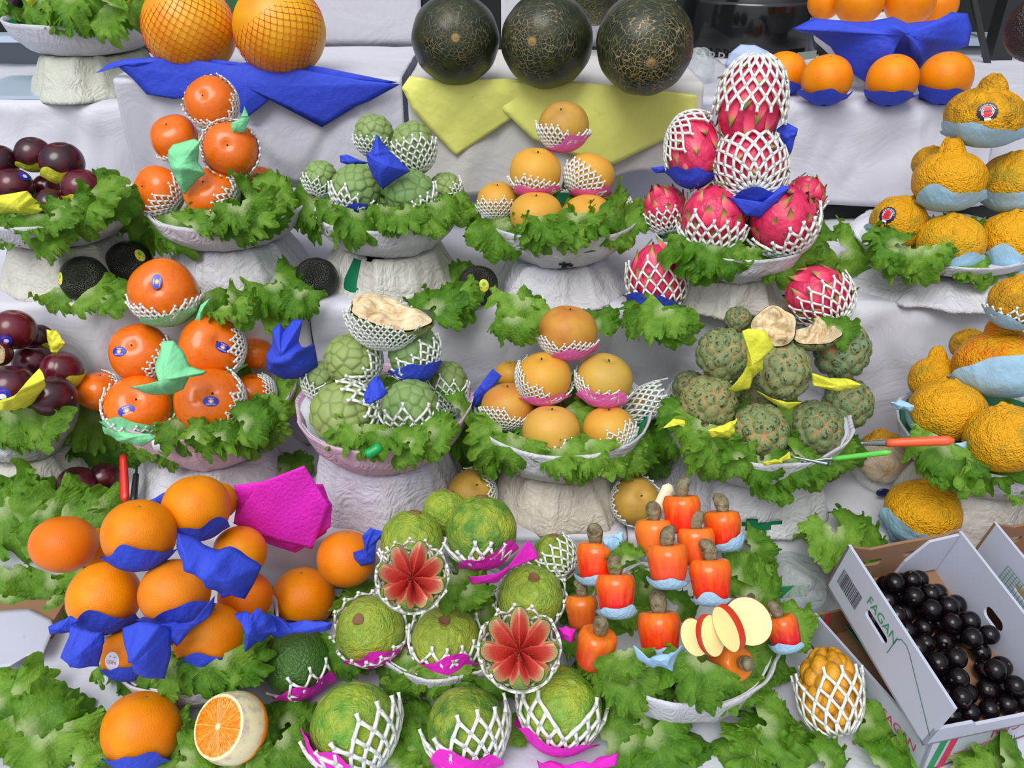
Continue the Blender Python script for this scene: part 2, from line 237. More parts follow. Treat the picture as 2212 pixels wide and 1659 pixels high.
def fruit_parts(kind, var):
    key = (kind, var)
    if key in KM: return KM[key]
    sd = var*17+3; parts = []
    def add(name, V, F, mat, **kw):
        o = mk(name, V, F, mat, **kw); parts.append((name, o.data)); bpy.data.objects.remove(o)
    if kind == 'persimmon':
        D, F = sph(48, 32); r, ph, az = shape(D, .84, 2.35, .1, .05); r = r*(1+.022*np.cos(4*az+.4)*np.sin(ph)**2+.012*fn(D, 3, sd)); add('fruit_body', D*r[:, None], F, 'persimmon')
        add('blossom_tip', *lathe([(.0, .815), (.018, .81), (.03, .79), (.034, .76)], 10), 'dark')
    elif kind == 'orange':
        D, F = sph(48, 32); r, ph, az = shape(D, .95, 2.1, .03, 0); r = r*(1+.012*fn(D, 3, sd)); add('fruit_body', D*r[:, None], F, 'orange')
        add('stem_button', *lathe([(.0, .935), (.03, .937), (.055, .93), (.07, .915)], 10), 'stem')
    elif kind == 'plum':
        D, F = sph(48, 32); r, ph, az = shape(D, .95, 2, .12, .02, .3); r = r*(1-.05*np.exp(-(az/.10)**2)*np.sin(ph)**.5+.015*fn(D, 3, sd)); add('fruit_body', D*r[:, None], F, 'plum')
    elif kind == 'melon':
        D, F = sph(56, 40); r, ph, az = shape(D, 1.05, 2); r = r*(1+.012*fn(D, 3, sd)); add('fruit_body', D*r[:, None], F, 'melon')
        Vn, Fn = net_mesh(lambda d: 1.012*np.ones(len(d)), Vector((0, 0, 1)), 178, 32, .0055, 0, rise=1.05, ns=4, p0=6); add('mesh_bag', Vn, Fn, 'red_net')
        tp = []
        rr = random.Random(4)
        for j in range(16): a = rr.random()*6.28; b = rr.uniform(.03, .16); tp.append(tube([(0, 0, 1.0), (b*.5*math.cos(a), b*.5*math.sin(a), 1.1), (b*math.cos(a), b*math.sin(a), 1.22+rr.random()*.1)], .022, 5))
        tp.append(tube([(0, 0, .98), (0, 0, 1.04), (0, 0, 1.12)], [.16, .06, .04], 10)); V, F_, I = join(tp); add('net_knot', V, F_, 'red_net')
    elif kind == 'dark_melon':
        D, F = sph(56, 40); r, ph, az = shape(D, 1.12, 2.05, .015, 0); r = r*(1+.008*np.cos(10*az)*np.sin(ph)+.008*fn(D, 3, sd)); add('fruit_body', D*r[:, None], F, 'dark_melon')
        add('blossom_scar', *lathe([(0, 1.108), (.03, 1.112), (.05, 1.106), (.055, 1.09)], 12), 'stem')
    elif kind in ('dekopon', 'dekopon_flat'):
        D, F = sph(80, 60); r, ph, az = shape(D, .84, 2.15); nb = .42 if kind == 'dekopon' else .10
        gr = np.abs(np.cos(3.5*az+1.2*fn(D, 2, sd))); neck = np.exp(-(ph/.30)**4); lim = np.clip((ph-.28)/.5, 0, 1)*np.clip((1.5-ph)/.8, 0, 1)
        P = D*(r*(1+.012*fn(D, 14, sd)+.012*fn(D, 7, sd+1)-.05*lim*np.exp(-(gr/.16)**2)))[:, None]
        P[:, 2] += neck*nb; wide = np.exp(-((ph-.28)/.12)**2)*(.12 if kind == 'dekopon' else .03); P[:, :2] *= (1+wide*2.2+wide*(1.2*gr-.6))[:, None]; P[:, 2] += np.exp(-(ph/.30)**4)*.05*fn(D, 22, sd+3)
        P[:, 2] -= .10*np.exp(-(ph/.10)**2); add('fruit_body', P, F, 'dekopon'); z0 = P[-2, 2]; add('stem_button', *lathe([(0, z0+.04), (.035, z0+.035), (.05, z0-.01)], 8), 'dark')
    elif kind == 'dragon':
        D, F = sph(56, 40); r, ph, az = shape(D, 1.22, 2.1); r = r*(1+.03*fn(D, 4, sd)); add('fruit_body', D*r[:, None], F, 'dragon')
        rr = random.Random(sd); V = []; FF = []; E = []
        Q = [q for q in fib(34, sd, .05)]
        for q in Q:
            q = Vector(q); zc = q.z; rad_ = 1/math.sqrt(q.x**2+q.y**2+(q.z/1.22)**2); base = q*rad_; up = (Vector((0, 0, 1))-q*q.z)
            if up.length < .15: up = Vector((1, 0, 0))-q*q.x
            up.normalize(); side = q.cross(up).normalized(); L = rr.uniform(.56, .74)*(1+.35*max(0, zc)); wd = rr.uniform(.30, .40)*(1-.25*max(0, zc)); o = len(V); ns, nt = 5, 4; lift = rr.uniform(.14, .26)+.25*max(0, zc-.35)
            for a in range(ns+1):
                t = a/ns; ww = wd*(1-t**1.4)*(1-.25*(1-t)); c0 = base*(1-.07)+up*(L*(t-.42))+q*(lift*t**1.5+.035*math.sin(t*3.1))
                for b in range(nt+1):
                    s = b/nt*2-1; pt = c0+side*(ww*s)-q*(.10*s*s*(1-t*.5)); bb = pt.normalized(); rb = 1/math.sqrt(bb.x**2+bb.y**2+(bb.z/1.22)**2)
                    if pt.length < rb*1.01: pt = bb*(rb*1.01+.03*t)
                    V.append(pt); E.append(min(1, t*1.02+.12*abs(s)*t))
            for a in range(ns):
                for b in range(nt): i = o+a*(nt+1)+b; FF.append((i, i+1, i+nt+2, i+nt+1))
        add('scales', V, FF, 'scale', edge=E)
    elif kind in ('cherimoya', 'sugar_apple'):
        big = kind == 'sugar_apple'; D, F = sph(128, 88); n = 74 if big else 62; D2 = D.copy(); D2[:, 2] *= .9; D2 /= np.linalg.norm(D2, axis=1)[:, None]
        f1, e, idx, Q = cells(D2, n, sd, .085 if big else .06); r, ph, az = shape(D, 1.02 if big else 1.12, 2.1, .06, 0)
        if big: h = .11*np.clip(1-(f1/.62)**2.2, 0, 1)+.02*fn(D, 3, sd)
        else:
            up = Q[idx]; rel = (D2-up)[:, 2]; h = .05*np.clip(e*2.2, 0, 1)**.6+.05*(-rel/.3)*np.clip(e*3, 0, 1)+.03*fn(D, 3, sd); r = r*(1-.10*np.clip(-D[:, 2], 0, 1)**2)
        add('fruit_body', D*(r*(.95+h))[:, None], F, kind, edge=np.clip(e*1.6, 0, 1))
    elif kind == 'pear':
        D, F = sph(48, 32); r, ph, az = shape(D, .88, 2.15, .13, .05, .24); r = r*(1+.012*fn(D, 3, sd)+.012*np.cos(3*az+var)*np.sin(ph)); add('fruit_body', D*r[:, None], F, 'pear')
        add('stem', *tube([(0, 0, .74), (.01, .0, .79), (.03, .01, .84)], [.05, .03, .028], 7), 'dark')
    elif kind == 'guava':
        D, F = sph(72, 52); r, ph, az = shape(D, 1.0, 2.05, .05, 0, .2); r = r*(1+.02*fn(D, 4, sd)+.012*fn(D, 9, sd+1)+.012*np.cos(7*az+fn(D, 3, sd))*np.exp(-((ph-.6)/.5)**2)); add('fruit_body', D*r[:, None], F, 'guava')
        V, F_ = lathe([(0, .985), (.08, .99), (.14, 1.0), (.18, 1.02), (.19, 1.03), (.21, .99), (.22, .92)], 40); V = np.array(V); V[:, :2] *= .82*(1+.07*np.sin(3*np.arctan2(V[:, 1], V[:, 0])+1))[:, None]; add('calyx', V, F_, 'calyx')
    elif kind in ('green_guava', 'green_avocado', 'avocado'):
        D, F = sph(64, 48); r, ph, az = shape(D, 1.0 if kind == 'avocado' else 1.12, 2.1); bm = .02 if kind == 'green_guava' else .008; r = r*(1+bm*fn(D, 5, sd)+.010*fn(D, 11, sd+1)+.012*fn(D, 2, sd)); r = r*(1-.06*np.clip(D[:, 2], 0, 1)**2)
        add('fruit_body', D*r[:, None], F, 'guava' if kind == 'green_guava' else kind)
        add('blossom_tip', *lathe([(0, 1.04 if kind != 'avocado' else .94), (.03, 1.03 if kind != 'avocado' else .935), (.04, .9)], 8), 'dark')
    elif kind == 'cashew':
        pr = []; n = 26
        for i in range(n+1):
            t = i/n; z = -1.02+2.0*t; w_ = (.74+.30*t)*(1-abs(2*t-1)**5)**.42 if 0 < t < 1 else 0; pr.append((max(w_, .0), z))
        pr += [(.0, .86)]; pr[-2] = (.12, .885); pr[-3] = (.42, .965); pr[-4] = (.68, .975); pr[-5] = (.83, .93)
        V, F_ = lathe(pr, 48); V = np.array(V, float); nrm = V/np.maximum(np.linalg.norm(V, axis=1), .2)[:, None]; a = np.arctan2(V[:, 1], V[:, 0]); V[:, :2] *= (1+.025*np.cos(3*a+sd)+.03*fn(nrm, 3, sd))[:, None]; V[:, 2] += .03*fn(nrm, 4, sd+2)*(V[:, 2] > 0); add('fruit_body', V, F_, 'cashew')
        # kidney nut sitting on top
        cv = [(0, -.05), (.02, .10), (0, .28), (-.08, .42), (-.22, .50), (-.34, .46)] if var % 2 else [(0.02, -.05), (-.02, .10), (0, .30), (.10, .46), (.24, .50), (.34, .42)]
        pts = [(x*1.3, 0, .9+z*1.5) for x, z in cv]; V, F_ = tube(pts, [.25, .33, .40, .41, .34, .18], 14); o = mk('n', V, F_, 'nut'); m = o.modifiers.new('s', 'SUBSURF'); m.levels = 2; m.render_levels = 2
        bpy.context.view_layer.update(); me = bpy.data.meshes.new_from_object(o.evaluated_get(bpy.context.evaluated_depsgraph_get())); me.name = 'cashew_nut'; bpy.data.objects.remove(o); parts.append(('cashew_nut', me))
    elif kind == 'pitahaya':
        D, F = sph(128, 96); D2 = D.copy(); D2[:, 2] *= .85; D2 /= np.linalg.norm(D2, axis=1)[:, None]; f1, e, idx, Q = cells(D2, 44, 5, .04); r, ph, az = shape(D, 1.45, 2.2); h = .15*np.clip(1-(f1/.6)**2, 0, 1); top = np.clip((D[:, 2]-.3)/.7, 0, 1); rdg = .10*top*np.abs(np.cos(4*az))
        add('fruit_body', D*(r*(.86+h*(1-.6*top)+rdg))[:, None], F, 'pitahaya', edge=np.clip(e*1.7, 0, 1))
    KM[key] = parts; return parts
ELL = dict(persimmon=.84, orange=.95, plum=.95, melon=1.05, dark_melon=1.12, dekopon=.84, dekopon_flat=.84, dragon=1.22, cherimoya=1.12, sugar_apple=1.02, pear=.88, guava=1., green_guava=1.12, green_avocado=1.12, avocado=1., cashew=1., pitahaya=1.45)
DEFC = dict(persimmon=S(226, 100, 8), orange=S(242, 144, 0), plum=S(44, 12, 26), dekopon=S(228, 160, 4), dekopon_flat=S(228, 162, 4), cherimoya=S(146, 172, 92), sugar_apple=S(104, 126, 78), pear=S(214, 154, 56), guava=S(126, 160, 50), green_guava=S(92, 138, 40), green_avocado=S(42, 86, 26), avocado=S(20, 18, 20), cashew=S(228, 44, 14))
# ---------------------------------------------------------------- foam net sleeve: graph of crossing strands
def net_mesh(rad_fn, ax, cover, N=22, tr=.05, wav=6, rise=1.3, ns=4, p0=10, flare=.0, seed=0, slant=(0, 0)):
    B = np.array(frame(ax)); w = 2*math.pi/N; hh = w*rise/2; r = random.Random(seed); J = int(rad(175)/hh)+1; off = r.random()*6.28; j0 = max(1, int(rad(p0)/hh))
    def lim(a): return rad(min(172, cover+wav*math.sin(a*2+off)+wav*.6*math.sin(a*5+off*2)+slant[1]*math.cos(a-rad(slant[0]))))
    alive = {}; jit = {}
    for j in range(j0, J+1):
        for p in range(2*N):
            if (p+j) % 2: continue
            a = p*w/2
            if j*hh < lim(a): alive[(j, p)] = 1; jit[(j, p)] = (r.uniform(-.06, .06), r.uniform(-.06, .06), r.uniform(.0, 1.))
    def pos(j, p, dj=0, dp=0, lift=0):
        q = jit.get((j, p % (2*N)), (0, 0, 0)); a = (p+dp+q[0]*(1 if not dj else 0))*w/2; f = (j+dj+q[1])*hh; L = lim(a); f = max(f, 0.02)
        d = np.array([math.sin(f)*math.cos(a), math.sin(f)*math.sin(a), math.cos(f)])
        fl = flare*max(0, 1-(L-f)/rad(35)) if flare else 0; return d, 1+fl+lift
    A = []; Bp = []; ra = []; rb = []
    for (j, p) in alive:
        ext = False
        for s in (-1, 1):
            q = (j+1, (p+s) % (2*N))
            if q in alive:
                ext = True; A.append(pos(j, p)); Bp.append(pos(j+1, (p+s)) if 0 <= p+s < 2*N else pos(j+1, (p+s) % (2*N)))
        if not ext and cover < 170: A.append(pos(j, p)); Bp.append(pos(j, p, .55, 0, .03))
    def P(L): D = np.array([x[0] for x in L]); k = np.array([x[1] for x in L]); return D@B.T, k
    if not A: return [(0, 0, 0)], []
    DA, ka = P(A); DB, kb = P(Bp); M_ = DA+DB; M_ /= np.linalg.norm(M_, axis=1)[:, None]; pts = [DA*(rad_fn(DA)*ka)[:, None], M_*(rad_fn(M_)*(ka+kb)/2)[:, None], DB*(rad_fn(DB)*kb)[:, None]]
    T = pts[2]-pts[0]; T /= np.maximum(np.linalg.norm(T, axis=1), 1e-6)[:, None]; Nn = M_; Sd = np.cross(T, Nn); Sd /= np.maximum(np.linalg.norm(Sd, axis=1), 1e-6)[:, None]; Nn = np.cross(Sd, T)
    V = []; rs = (1.22, .88, 1.22)
    for P_, k in zip(pts, rs):
        for s in range(ns):
            a = (s+.5)/ns*2*math.pi; V.append(P_+(Sd*math.cos(a)+Nn*math.sin(a)*.8)*tr*k)
    V = np.stack(V, 1).reshape(-1, 3); n = len(A); F = []; per = 3*ns
    base = []
    for ring in range(2):
        for s in range(ns): k = (s+1) % ns; base.append((ring*ns+s, ring*ns+k, (ring+1)*ns+k, (ring+1)*ns+s))
    b = np.array(base); F = (b[None]+(np.arange(n)*per)[:, None, None]).reshape(-1, 4)
    caps = np.array([list(range(ns))[::-1]])if ns == 4 else None
    if caps is not None: F = np.vstack([F, (caps[None]+(np.arange(n)*per)[:, None, None]).reshape(-1, 4), (np.array([[2*ns+i for i in range(ns)]])[None]+(np.arange(n)*per)[:, None, None]).reshape(-1, 4)])
    return V, F
# ---------------------------------------------------------------- crepe cup round the lower side of a fruit
def cup_mesh(rad_fn, ax, cover, seed=0, flare=.22, crn=.5, off=1.04):
    B = np.array(frame(ax)); r = random.Random(seed); o = r.random()*6.28; ph1 = r.random()*6
    def f(U, V):
        a = U*2*math.pi; mx = rad(cover)*(1+crn*.35*np.clip(np.cos(2*(a+o)), -.3, 1)**3+.05*np.sin(4*a+ph1)+.02*np.sin(9*a)); t = V; phi = np.maximum(mx*(.12+.88*t), .05)
        D = np.stack([np.sin(phi)*np.cos(a), np.sin(phi)*np.sin(a), np.cos(phi)], 1)@B.T; pl = .008*np.sin(14*a+ph1+5*t)*t+.006*np.sin(31*a+2*t)*t
        k = off+pl+flare*np.clip(t-.72, 0, 1)**1.3*(1+.6*np.sin(5*a+o)+.5*np.clip(np.cos(2*(a+o)), 0, 1)**3); return D*(rad_fn(D)*k)[:, None]
    V, F, uv = grid(96, 12, f); return V, F, np.stack([uv[:, 0]*6, uv[:, 1]], 1)
# ---------------------------------------------------------------- stickers wrapped on the skin
def sticker_mesh(rad_fn, d, design, rot=0, size=.2):
    d = Vector(d).normalized(); up = UP-d*UP.dot(d); up.normalize(); rt = up.cross(d).normalized(); c, s = math.cos(rad(rot)), math.sin(rad(rot)); rt, up = rt*c+up*s, up*c-rt*s
    parts = []
    def wrap(V, lift):
        out = np.array([(d+rt*(x*size)+up*(y*size)) for x, y in V]); out /= np.linalg.norm(out, axis=1)[:, None]; return out*(rad_fn(out)*(1.0+lift))[:, None]
    def disc(a, b, lift, mi, n=28, teeth=0, cx=0, cy=0):
        V = [(cx, cy)]; F = []
        for k in (1, 2):
            for i in range(n): t = i/n*2*math.pi; q = k/2*(1+(.07*math.sin(teeth*t) if teeth and k == 2 else 0)); V.append((cx+a*q*math.cos(t), cy+b*q*math.sin(t)))
        for i in range(n): j = (i+1) % n; F.append((0, 1+i, 1+j)); F.append((1+i, 1+n+i, 1+n+j, 1+j))
        parts.append((wrap(V, lift), F, mi))
    def txt(s, h, x, y, lift, mi, ang=0, sx=1):
        V, F = letters(s); ca, sa = math.cos(ang), math.sin(ang); parts.append((wrap([(x+(vx*sx*ca-vy*sa)*h, y+(vx*sx*sa+vy*ca)*h) for vx, vy, _ in V], lift), F, mi))
    def quad(pts, lift, mi): parts.append((wrap(pts, lift), [(0, 1, 2, 3)], mi))
    L0 = .014
    if design == 'persimmon':
        disc(1.25, .82, L0, 0); disc(.42, .34, L0+.006, 2); disc(.2, .16, L0+.010, 1, cy=-.05); txt('RIBERA', .30, 0, .47, L0+.008, 1); txt('PERSIMON', .30, 0, -.48, L0+.008, 1); ms = ['lblue', 'white', 'lor']
    elif design == 'plum':
        disc(1, 1, L0, 0); disc(.42, .36, L0+.006, 1, cy=-.15); quad([(-.3, .4), (.5, .5), (.5, .62), (-.3, .55)], L0+.008, 2); ms = ['lblue', 'white', 'lred']
    elif design == 'avocado':
        disc(.8, 1, L0, 0); quad([(-.5, -.35), (.5, -.5), (.5, -.35), (-.5, -.2)], L0+.006, 1); disc(.3, .3, L0+.006, 2, cy=.25); ms = ['lyel', 'lred', 'greenh']
    elif design == 'copa':
        disc(.95, 1.15, L0, 0); txt('COPA', .62, 0, -.12, L0+.006, 1, sx=.8); quad([(-.4, .52), (.45, .52), (.45, .6), (-.4, .6)], L0+.006, 2); ms = ['white', 'lred', 'gprint']
    elif design == 'rosette':
        for sx in (-1, 1): quad([(sx*.05, -.8), (sx*.55, -.75), (sx*.75, -2.0), (sx*.3, -1.8)][::sx], L0, 0)
        disc(1.15, 1.15, L0+.004, 0, 48, 16); disc(.70, .70, L0+.010, 1); disc(.64, .64, L0+.014, 2); quad([(-.55, -.28), (.55, -.22), (.6, .3), (-.5, .26)], L0+.018, 1); quad([(-.38, -.02), (.3, 0.), (.3, .12), (-.38, .1)], L0+.022, 3)
        for i in range(15): a = rad(18+i*10.3); c_, s_ = math.cos(a), math.sin(a); quad([(c_*.78-s_*.03, s_*.78+c_*.03), (c_*.78+s_*.03, s_*.78-c_*.03), (c_*.94+s_*.03, s_*.94-c_*.03), (c_*.94-s_*.03, s_*.94+c_*.03)], L0+.01, 1)
        quad([(-.32, -1.0), (.32, -1.0), (.36, -.74), (-.36, -.74)], L0+.01, 1); ms = ['navy', 'white', 'lred', 'kprint']
    return parts, ms
SHP = dict(cashew=(1.02, 3.2), persimmon=(.84, 2.35), pear=(.90, 2.15), dekopon=(.85, 2.2), dekopon_flat=(.86, 2.2), dark_melon=(1.12, 2.05), dragon=(1.22, 2.1), pitahaya=(1.45, 2.2))
# ---------------------------------------------------------------- one fruit
def fruit(kind, P, r, label, ax=(0, 1, .35), roll=0, k=1, var=0, col=None, net=None, N=24, tr=.045, wrap=None, st=None, group=None, cat=None, name=None, hide=()):
    M3 = frame(W(ax, P), RT) @ Matrix.Rotation(rad(roll), 3, 'Z'); kk = ELL[kind]*k
    names = dict(pear='asian_pear', dekopon='knobbed_citrus', dekopon_flat='knobbed_citrus', dragon='dragon_fruit', green_guava='guava', green_avocado='avocado', melon='yellow_melon', plum='plum', cashew='cashew_apple')
    cats = dict(dekopon='citrus fruit', dekopon_flat='citrus fruit', dragon='dragon fruit', sugar_apple='sugar apple', green_guava='guava', green_avocado='avocado', dark_melon='melon', cashew='cashew apple', pear='pear')
    Mn = np.array(M3); Sinv = np.array([1, 1, 1/kk])
    sh = SHP.get(kind, (ELL[kind], 2.05))
    def rf(D, m=1.0): L = (D@Mn)*np.array([1, 1, 1/k]); q = np.linalg.norm(L, axis=1); return m*shape(L/q[:, None], *sh)[0]/q
    zmin = (Vector((0, 0, -1))); low = float(rf(np.array([[0, 0, -1.]]))[0])
    t = thing(name or names.get(kind, kind), label, cat or cats.get(kind, kind.replace('_', ' ')), (P[0], P[1], P[2]-r*low), group, r); L0 = Vector((0, 0, low))
    for nm, me in fruit_parts(kind, var):
        if nm in hide: continue
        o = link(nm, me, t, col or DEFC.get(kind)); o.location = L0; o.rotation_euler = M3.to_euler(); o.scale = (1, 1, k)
    bulge = {'dragon': 1.12, 'cherimoya': 1.06, 'sugar_apple': 1.06, 'pitahaya': 1.06}.get(kind, 1.04)
    for q in ([net] if net and not isinstance(net, list) else (net or [])):
        V, F = net_mesh(lambda D: rf(D, bulge), W(q[0], P), q[1], N, tr, q[2] if len(q) > 2 else 7, flare=q[3] if len(q) > 3 else .05, seed=int(P[0]*9999) % 1000); o = mk('foam_net', V, F, 'net', t); o.location = L0
    for q in ([wrap] if wrap and not isinstance(wrap, list) else (wrap or [])):
        V, F, uv = cup_mesh(lambda D: rf(D, 1.0), W(q[1], P), q[2]*.84, int(P[0]*7777+P[2]*999) % 997, (q[3] if len(q) > 3 else .22)*1.4, off=(bulge+.045) if net else 1.055); o = mk('crepe_wrap', V, F, q[0], t, uv=uv); o.location = L0
    if st:
        prt, ms = sticker_mesh(lambda D: rf(D, 1.0), W(st[1], P), st[0], st[2] if len(st) > 2 else 0, (st[3] if len(st) > 3 else .2)*1.2); nb = 3 if st[0] == 'rosette' else 1; V, F, I = join(prt[:nb]); o = mk('sticker', V, F, ms, t, mi=I, smooth=False); o.location = L0; V, F, I = join(prt[nb:]); mk('print', V, F, ms, o, mi=I, smooth=False)
    return t
PL = []                                          # (centre, radius) of everything placed, to keep piles from sinking into each other
def relax(items, Yc, lim=.07, floor=None):
    """items: [u, v, rpx, dy, k]; slide each along its sight line until neighbours touch instead of overlapping"""
    Y = [Yc+i[3] for i in items]; n = len(items)
    for it in range(160):
        C_ = [atY(items[i][0], items[i][1], Y[i]) for i in range(n)]; R_ = [items[i][2]*dep(C_[i])/FP for i in range(n)]; mv = 0
        for i in range(n):
            for j in range(i+1, n):
                d = (C_[i]-C_[j]).length; need = .90*(R_[i]+R_[j])
                if d < need:
                    s = 1 if Y[i] < Y[j] or (Y[i] == Y[j] and items[i][1] > items[j][1]) else -1; q = min(.003, (need-d)*.5); Y[i] -= s*q*.5; Y[j] += s*q*.5; mv = 1
        for i in range(n): Y[i] = min(max(Y[i], Yc+items[i][3]-lim), Yc+items[i][3]+lim)
        if not mv: break
    return [(atY(items[i][0], items[i][1], Y[i]), items[i][2]*dep(atY(items[i][0], items[i][1], Y[i]))/FP) for i in range(n)]
def pile(kind, Yc, rows, group=None, **common):
    """rows: (u, v, rpx, dy, label, opts)"""
    pr = relax([r[:4] for r in rows], Yc)
    for n, (r, (P, R)) in enumerate(zip(rows, pr)):
        o = dict(common); o.update(r[5] if len(r) > 5 else {}); kd = o.pop('kd', kind); o.setdefault('var', n % 3); o.setdefault('roll', (n*67) % 360); fruit(kd, P, R, r[4], group=group, **o)
def on(kind, u, v, rpx, Z, label, **kw):          # resting on a surface of height Z
    k = kw.pop('rest', .9); P = atZ(u, v, Z+.04)
    for _ in range(8): R = rpx*dep(P)/FP; P = atZ(u, v, Z+R*k)
    return fruit(kind, P, R, label, **kw)
WHT = S(216, 216, 224); WARM = S(216, 212, 202); SHADE_WHT = S(204, 204, 212)
# ---------------------------------------------------------------- setting
def setting():
    V, F = box(-3, 3, -1.5, 4.5, -.05, 0); o = mk('floor', V, F, 'grey', smooth=False); tag(o, None, None, kind='structure')
    V, F = box(-3, 3, 3.4, 3.45, 0, 3); o = mk('wall_back', V, F, 'darkbg', smooth=False); tag(o, None, None, kind='structure')
    st = thing('display_stand', 'stepped white market stand that carries the bowls of fruit', 'display stand', (0, .45, 0))
    for y0, y1, z in ((.42, E1-.006, Z0), (E1, E2-.006, Z1), (E2, E3-.006, Z2), (E3, 1.95, Z3)):
        V, F = box(-1.25, 1.25, y0-.45, y1-.45, .02 if y0 < .5 else z-.3, z-.004); mk('step', V, F, 'whiteboard', st, smooth=False)
    for x in (-1.1, 0, 1.1):
        for y in (.62, 1.3): V, F = box(x-.03, x+.03, y, y+.06, 0, .6); mk('leg', V, F, 'post', st, smooth=False)
def sheet(x0, x1, y0, y1, z, drop, label, seed, amp=.006, col=WHT, wavy=.01, hem=0, nu=110, nv=54, lean=.0):
    """paper lying on a step from y1 (back) to y0 (edge) and hanging down by drop"""
    La = y1-y0; tot = La+drop
    def f(U, V):
        x = x0+(x1-x0)*U; s = V*tot*(1+hem*fn(np.stack([x*1, x*0, x*0+3], 1), 9, seed+5)*.5*V); on_ = np.clip(La-s, 0, None); hang = np.clip(s-La, 0, None)
        P = np.stack([x, y0-.004+on_-lean*hang, z-hang], 1); q = np.stack([x, s, 0*x], 1); h = amp*(fn(q*np.array([1, .5, 1]), 34, seed)+.4*fn(q, 90, seed+1))+amp*.8*np.maximum(0, 1-np.abs(fn(q*np.array([1, .4, 1]), 22, seed+2))*5)
        h = h*np.clip((hang > 0)*np.clip(hang/.02, 0, 1)*1.0+(hang <= 0)*.18, 0, 1)+.002; P[:, 1] -= np.where(hang > 0, np.abs(h)+wavy*np.clip(hang/.2, 0, 1)*fn(q*np.array([1, .1, 0]), 20, seed+3)**2, 0); P[:, 2] += np.where(hang > 0, 0, np.abs(h)); return P
    V, F, uv = grid(nu, nv, f); o = mk('paper_sheet', V, F, 'sheet', uv=uv, col=col, solid=.0006); return tag(o, label, 'paper sheet')
def wrapped(name, Xc, Yc, z, prof, seed, amp, col, mat='paper', nu=120, nv=26, parent=None, pleat=.5, hole=None, square=0, tail=0):
    """paper stretched over a round form; prof: list of (r, z) from the bottom up"""
    pr = np.array(prof); sl = np.concatenate([[0], np.cumsum(np.hypot(*np.diff(pr, axis=0).T))]); sl /= sl[-1]
    def f(U, V):
        a = U*2*math.pi; r = np.interp(V, sl, pr[:, 0]); zz = np.interp(V, sl, pr[:, 1]); q = np.stack([np.cos(a)*2, np.sin(a)*2, zz*9], 1)
        rd = np.maximum(0, 1-np.abs(fn(q, 2.1, seed+1))*3.2)-.3; k = amp*(.55*fn(q, 2.2, seed)+.35*fn(q, 6, seed+4)+pleat*rd+pleat*.4*np.maximum(0, 1-np.abs(fn(q*np.array([1, 1, .3]), 6, seed+7))*3))
        if square: r = r*(1+square*(np.abs(np.cos(2*a+seed))**1.5-.5))
        fl = tail*np.clip(.14-V, 0, 1)/.14*(.5+.5*fn(q, 3, seed+9)); rr = np.maximum(r+k*np.clip(r/.03, 0, 1)+fl, 0)
        return np.stack([rr*np.cos(a), rr*np.sin(a), np.maximum(zz+k*.4*(zz > .01), 0)], 1)
    V, F, uv = grid(nu, nv, f)
    if hole:
        keep = []
        for q in F:
            cu, cv = uv[q[0]]; ok = True
            for (hu, hv, ru, rv) in hole:
                du = (cu-hu+.5) % 1-.5
                if (du/ru)**2+((cv-hv)/rv)**2 < 1+.5*math.sin(cu*90+cv*30): ok = False
            if ok: keep.append(q)
        F = keep
    o = mk(name, V, F, mat, parent, uv=uv, col=col, solid=.0006); 
    if not parent: o.location = (Xc, Yc, z)
    return o
BW = {}
def bowl(key, u, Z, vpb, hwp, vbb, hwb, vrf, hwr, lab, plab, edge, seed, col=WHT, pcol=WARM, over=.05, hole=None, phole=None, tint=None, sq=.03, Yf=None):
    hp = 0; Pf = atZ(u, vpb, Z)
    if vpb != vbb:
        yf = Yf or max(Pf.y, edge-over); P0 = atY(u, vpb, yf); Rp = hwp*dep(P0)/FP; Yc = yf+Rp
        Rb = hwb*dep((P0.x, Yc, Z+.07))/FP; z1 = atY(u, vbb, Yc-Rb*.96).z; hp = max(z1-Z, .03); X = atY(u, vbb, Yc-Rb).x
        o = wrapped('wrapped_pedestal', X, Yc, Z, [(Rp*.98, 0), (Rp, .004), (Rp*.93, hp*.4), (max(Rb*.98, Rp*.74), hp*.93), (max(Rb*.9, Rp*.7), hp-.001), (.01, hp-.002)], seed, .0095, pcol, square=sq, tail=.012, hole=phole, pleat=.8); tag(o, plab, 'pedestal')
        if phole: V, F = lathe([(Rp*.93, .003), (Rp*.86, hp*.4), (max(Rb*.9, Rp*.68), hp*.9)], 48); mk('inner_bowl', V, F, 'green', o)
    else:
        Rb = hwb*dep(Pf)/FP; Yc = Pf.y+Rb; X = Pf.x
    Rr = hwr*dep((X, Yc, Z+hp+.05))/FP; hb = max(atY(u, vrf, Yc-Rr*.97).z-(Z+hp), .028); z = Z+hp+.001
    t = thing('wrapped_bowl', lab, 'bowl', (X, Yc, z))
    wrapped('paper_wrap', 0, 0, 0, [(.0, .002), (Rb*.9, .0), (Rb, .004), (Rb+(Rr-Rb)*.70, hb*.46), (Rr, hb*.96), (Rr*1.005, hb), (Rr*.975, hb-.001), (Rr*.93, hb*.75)], seed+20, .0055, tint or col, parent=t, hole=hole, pleat=.6)
    V, F = lathe([(.001, .006), (Rb*.86, .006), (Rb*.93, .010), (Rb+(Rr-Rb)*.60-.005, hb*.5), (Rr-.006, hb*.93), (Rr*.9, hb*.6), (Rb*.8, .014), (.001, .014)], 64); mk('inner_bowl', V, F, 'green' if hole or seed % 2 else 'white', t)
    BW[key] = (X, Yc, z, Rb, Rr, hb); return t
